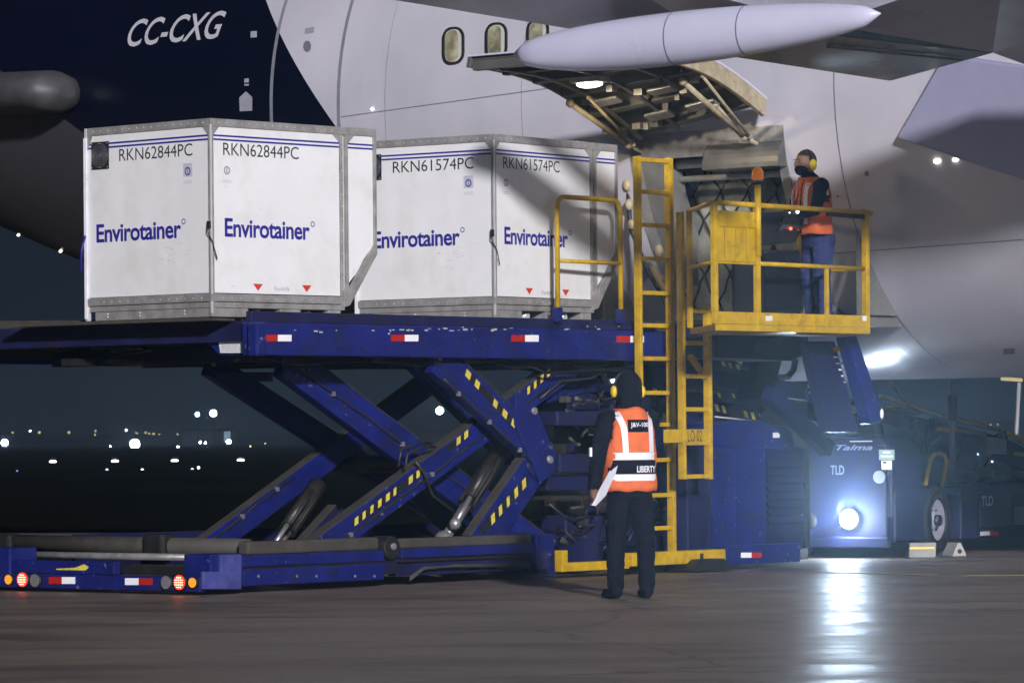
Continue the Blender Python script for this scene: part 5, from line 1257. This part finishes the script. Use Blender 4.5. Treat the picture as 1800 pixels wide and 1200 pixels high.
# vest: shell open at arms
def vest(parent, zb_, zs, hx, hy, cyo=0.0):
    b = MB(); b.mat(orange); rows = []; N = 40; M_ = 22
    for k in range(M_ + 1):
        s = k / M_; z = zb_ + (zs - zb_) * s
        if s < .6: ax, ay = hx * (1 - .03 * s), hy
        else: t = (s - .6) / .4; ax, ay = hx * (.98 - .0 * t - .46 * t ** 2.6), hy * (1 - .28 * t ** 2)
        rows.append([V3((p.x, p.y, z - (.05 * t * (abs(p.x) / hx) ** 2 if s >= .6 else 0) + .006 * math.sin(p.x * 40 + z * 9))) for p in ering(z, ax + .006 * math.sin(z * 30), ay, 0, cyo, N, 2.6)])
    vr = [[b.bm.verts.new(p) for p in r] for r in rows]
    for k in range(M_):
        for j in range(N):
            c = (rows[k][j] + rows[k + 1][(j + 1) % N]) / 2; s = k / M_
            side = abs(c.x) / hx
            if s > .52 and side > (.90 if s < .6 else .86 - (s - .6) * .35) and s < .93: continue
            f = b._f([vr[k][j], vr[k][(j + 1) % N], vr[k + 1][(j + 1) % N], vr[k + 1][j]]); f.smooth = True
    o = b.build('vest', orange, parent)
    so = o.modifiers.new('s', 'SOLIDIFY'); so.thickness = .008; so.offset = 1
    def at(x, z, back=True, d=.012):
        s = (z - zb_) / (zs - zb_)
        if s < .6: ax, ay = hx * (1 - .03 * s), hy
        else: t = (s - .6) / .4; ax, ay = hx * (.98 - .46 * t ** 2.6), hy * (1 - .28 * t ** 2)
        q = max(0, 1 - min(1, abs(x) / ax) ** 2.6) ** (1 / 2.6)
        return V3((x, cyo + (-1 if back else 1) * (ay * q + d), z))
    return o, at
vo, vat = vest(p1, .83, 1.475, .205, .145)
rv = node_mat('retroreflective_tape', (.86, .86, .92), .35, emit=(.8, .82, 1.0), estr=.0)
def band(o, fn, pts, w, m, name, d=0.014):
    """tape laid on the vest through (x,z) points"""
    k = MB(); prev = None
    for i, (x, z) in enumerate(pts):
        t = V3((pts[min(i + 1, len(pts) - 1)][0] - pts[max(0, i - 1)][0], pts[min(i + 1, len(pts) - 1)][1] - pts[max(0, i - 1)][1], 0)).normalized(); nx, nz = -t.y * w / 2, t.x * w / 2
        q = [k.bm.verts.new(fn(x - nx, z - nz, True, d)), k.bm.verts.new(fn(x + nx, z + nz, True, d))]
        if prev: k._f([prev[0], prev[1], q[1], q[0]])
        prev = q
    ob = k.build(name, m, o); so = ob.modifiers.new('s', 'SOLIDIFY'); so.thickness = .002; return ob
lin = lambda a, b_, n=16: [(a[0] + (b_[0] - a[0]) * k / n, a[1] + (b_[1] - a[1]) * k / n) for k in range(n + 1)]
band(vo, vat, lin((-.197, 1.10), (.197, 1.10)), .055, rv, 'reflective_band'); band(vo, vat, lin((-.20, .935), (.20, .935)), .05, rv, 'reflective_band')
band(vo, vat, lin((-.085, 1.13), (-.095, 1.30), 8) + lin((-.10, 1.33), (-.135, 1.44), 6), .045, rv, 'reflective_band'); band(vo, vat, lin((.135, 1.13), (.13, 1.30), 8) + lin((.132, 1.33), (.14, 1.44), 6), .042, rv, 'reflective_band')
band(vo, vat, lin((-.20, 1.017), (.20, 1.017)), .105, navy, 'dark_waist_band', .015)
band(vo, vat, lin((-.065, 1.335), (.105, 1.335)), .095, navy, 'dark_back_patch', .016)
def on_vest(p): return vat(p.x, p.z, True, .020)
lettering('vest_lettering', 'J&V-100', .15, .045, rv, vo, V3((-.045, 0, 1.315)), (1, 0, 0), (0, 0, 1), bold=.02, snap=on_vest)
lettering('vest_lettering', 'LIBERTY', .17, .05, rv, vo, V3((-.0, 0, .975)), (1, 0, 0), (0, 0, 1), bold=.03, snap=on_vest)
b = MB(); b.box(-.345, -.325, -.05, -.03, 1.10, 1.17); b.build('sleeve_tape', rv, p1)
pp = empty('paper_sheet', PM, 'folded white papers held in the left hand of the person on the apron', 'papers')
b = MB(); 
q = [V3((-.30, .10, .80)), V3((-.17, .04, .93)), V3((-.115, .0, 1.07)), V3((-.145, .05, 1.05)), V3((-.24, .12, .90))]
b.prism([V3((-.335, -.045, .725)), V3((-.300, -.055, .720)), V3((-.235, -.10, .80)), V3((-.165, -.135, .97)), V3((-.150, -.14, 1.03)), V3((-.185, -.12, 1.0)), V3((-.262, -.07, .84))], (.004, .010, 0)); b.build('sheet', paper, pp)
b = MB(); b.prism([V3((-.31, -.035, .74)), V3((-.245, -.08, .82)), V3((-.175, -.12, .99)), V3((-.20, -.10, .99)), V3((-.285, -.05, .82))], (.004, .014, 0)); b.build('sheet', paper, pp)

# --- operator in the basket, facing left, looking down
wo_ = PD(1437, 560, 38.1); zfl = zf0 + .05
OM = Matrix.Translation((wo_.x, wo_.y, zfl)) @ Matrix.Rotation(R(118), 4, 'Z') @ Matrix.Scale(.99, 4)          # x = right of body when facing +y
p2 = empty('person', OM, 'person in the yellow basket with face mask and orange vest at the console', 'person')
b = MB()
for s in (-1, 1):
    limb(b, [(.08 * s, -.02, .82), (.105 * s, .02, .45), (.11 * s, -.02, .09)], [.115, .085, .07])
    limb(b, [(.11 * s, -.04, .045), (.12 * s, .14, .035)], [.048, .038])
b.loft([ering(.74, .15, .12), ering(.88, .17, .13), ering(1.0, .175, .125, 0, .02), ering(1.18, .19, .13, 0, .05), ering(1.30, .195, .12, 0, .06), ering(1.37, .12, .09, 0, .07), ering(1.42, .06, .06, 0, .08)])
limb(b, [(0, .07, 1.36), (0, .10, 1.45)], [.062, .058])
limb(b, [(-.19, .06, 1.31), (-.24, .16, 1.08), (-.16, .40, 1.0)], [.07, .056, .042]); limb(b, [(.19, .06, 1.31), (.25, .10, 1.07), (.17, .34, .98)], [.07, .056, .042])
hand(b, (-.16, .40, 1.0), (.3, .9, -.2), 1); hand(b, (.17, .34, .98), (-.3, .9, -.2), 1)
b.ball(V3((0, .12, 1.52)), .100, 18, (.80, 1.0, 1.12)); b.ball(V3((0, .225, 1.50)), .016, 8, (.8, 1.2, 1.4))
for s in (-1, 1): b.ball(V3((.083 * s, .11, 1.51)), .02, 8, (.5, 1, 1.4))
def m2(c):
    if c.z > 1.44: return 1
    if c.y > .40 and c.z > .9: return 1
    if c.z < .92: return 2
    return 0
remesh_body(b, 'body', [navy, skin, navy_light], m2, p2, .010)
b = MB(); b.ball(V3((0, .105, 1.545)), .103, 18, (.84, .98, 1.02)); hb = b
bmesh.ops.delete(hb.bm, geom=[v for v in hb.bm.verts if v.co.z < 1.50 or (v.co.y > .15 and v.co.z < 1.585)], context='VERTS'); hb.build('hair', hair, p2)
b = MB(); b.ball(V3((0, .155, 1.465)), .074, 16, (.98, .95, .85)); b.build('face_mask', navy, p2)
for s in (-1, 1):
    b = MB(); b.ball(V3((.034 * s, .208, 1.528)), .010, 8, (1.3, .5, .7)); b.build('eye', node_mat('eye_dark', (.05, .04, .04), .2), p2)
    b = MB(); b.box(.034 * s - .02, .034 * s + .02, .208, .216, 1.548, 1.554); b.build('eyebrow', hair, p2)
b = MB(); b.tube([V3((.108 * math.cos(t), .10, 1.51 + .135 * math.sin(t))) for t in [math.pi * k / 12 for k in range(13)]], .008, 8); eb = b.build('ear_defender', ink_black, p2)
for s in (-1, 1):
    b = MB(); b.ball(V3((.108 * s, .10, 1.50)), .044, 14, (.62, .85, 1.2)); b.build('ear_cup', muff_yellow, eb)
vo2, vat2 = vest(p2, .86, 1.39, .205, .15, .05)
band(vo2, lambda x, z, bk, d: vat2(x, z, False, d), [(0, .87 + .05 * k) for k in range(11)], .13, navy, 'vest_opening', .010)
for s in (-1, 1):
    band(vo2, lambda x, z, bk, d: vat2(x, z, False, d), lin((.12 * s, .95), (.12 * s, 1.33), 10), .04, rv, 'reflective_band')
band(vo2, vat2, lin((-.19, 1.08), (.19, 1.08)), .05, rv, 'reflective_band')
b = MB(); b.prism([V3((-.205, .0, 1.22)), V3((-.205, .07, 1.22)), V3((-.205, .06, 1.30)), V3((-.205, .02, 1.30))], (-.014, 0, 0)); b.build('vest_badge', rv, vo2)
b = MB(); b.tube([V3((-.03, .215, 1.38)), V3((-.02, .21, 1.25)), V3((.03, .22, 1.12))], .006, 6); b.build('lanyard', node_mat('lanyard_grey', (.3, .3, .32), .6), p2)
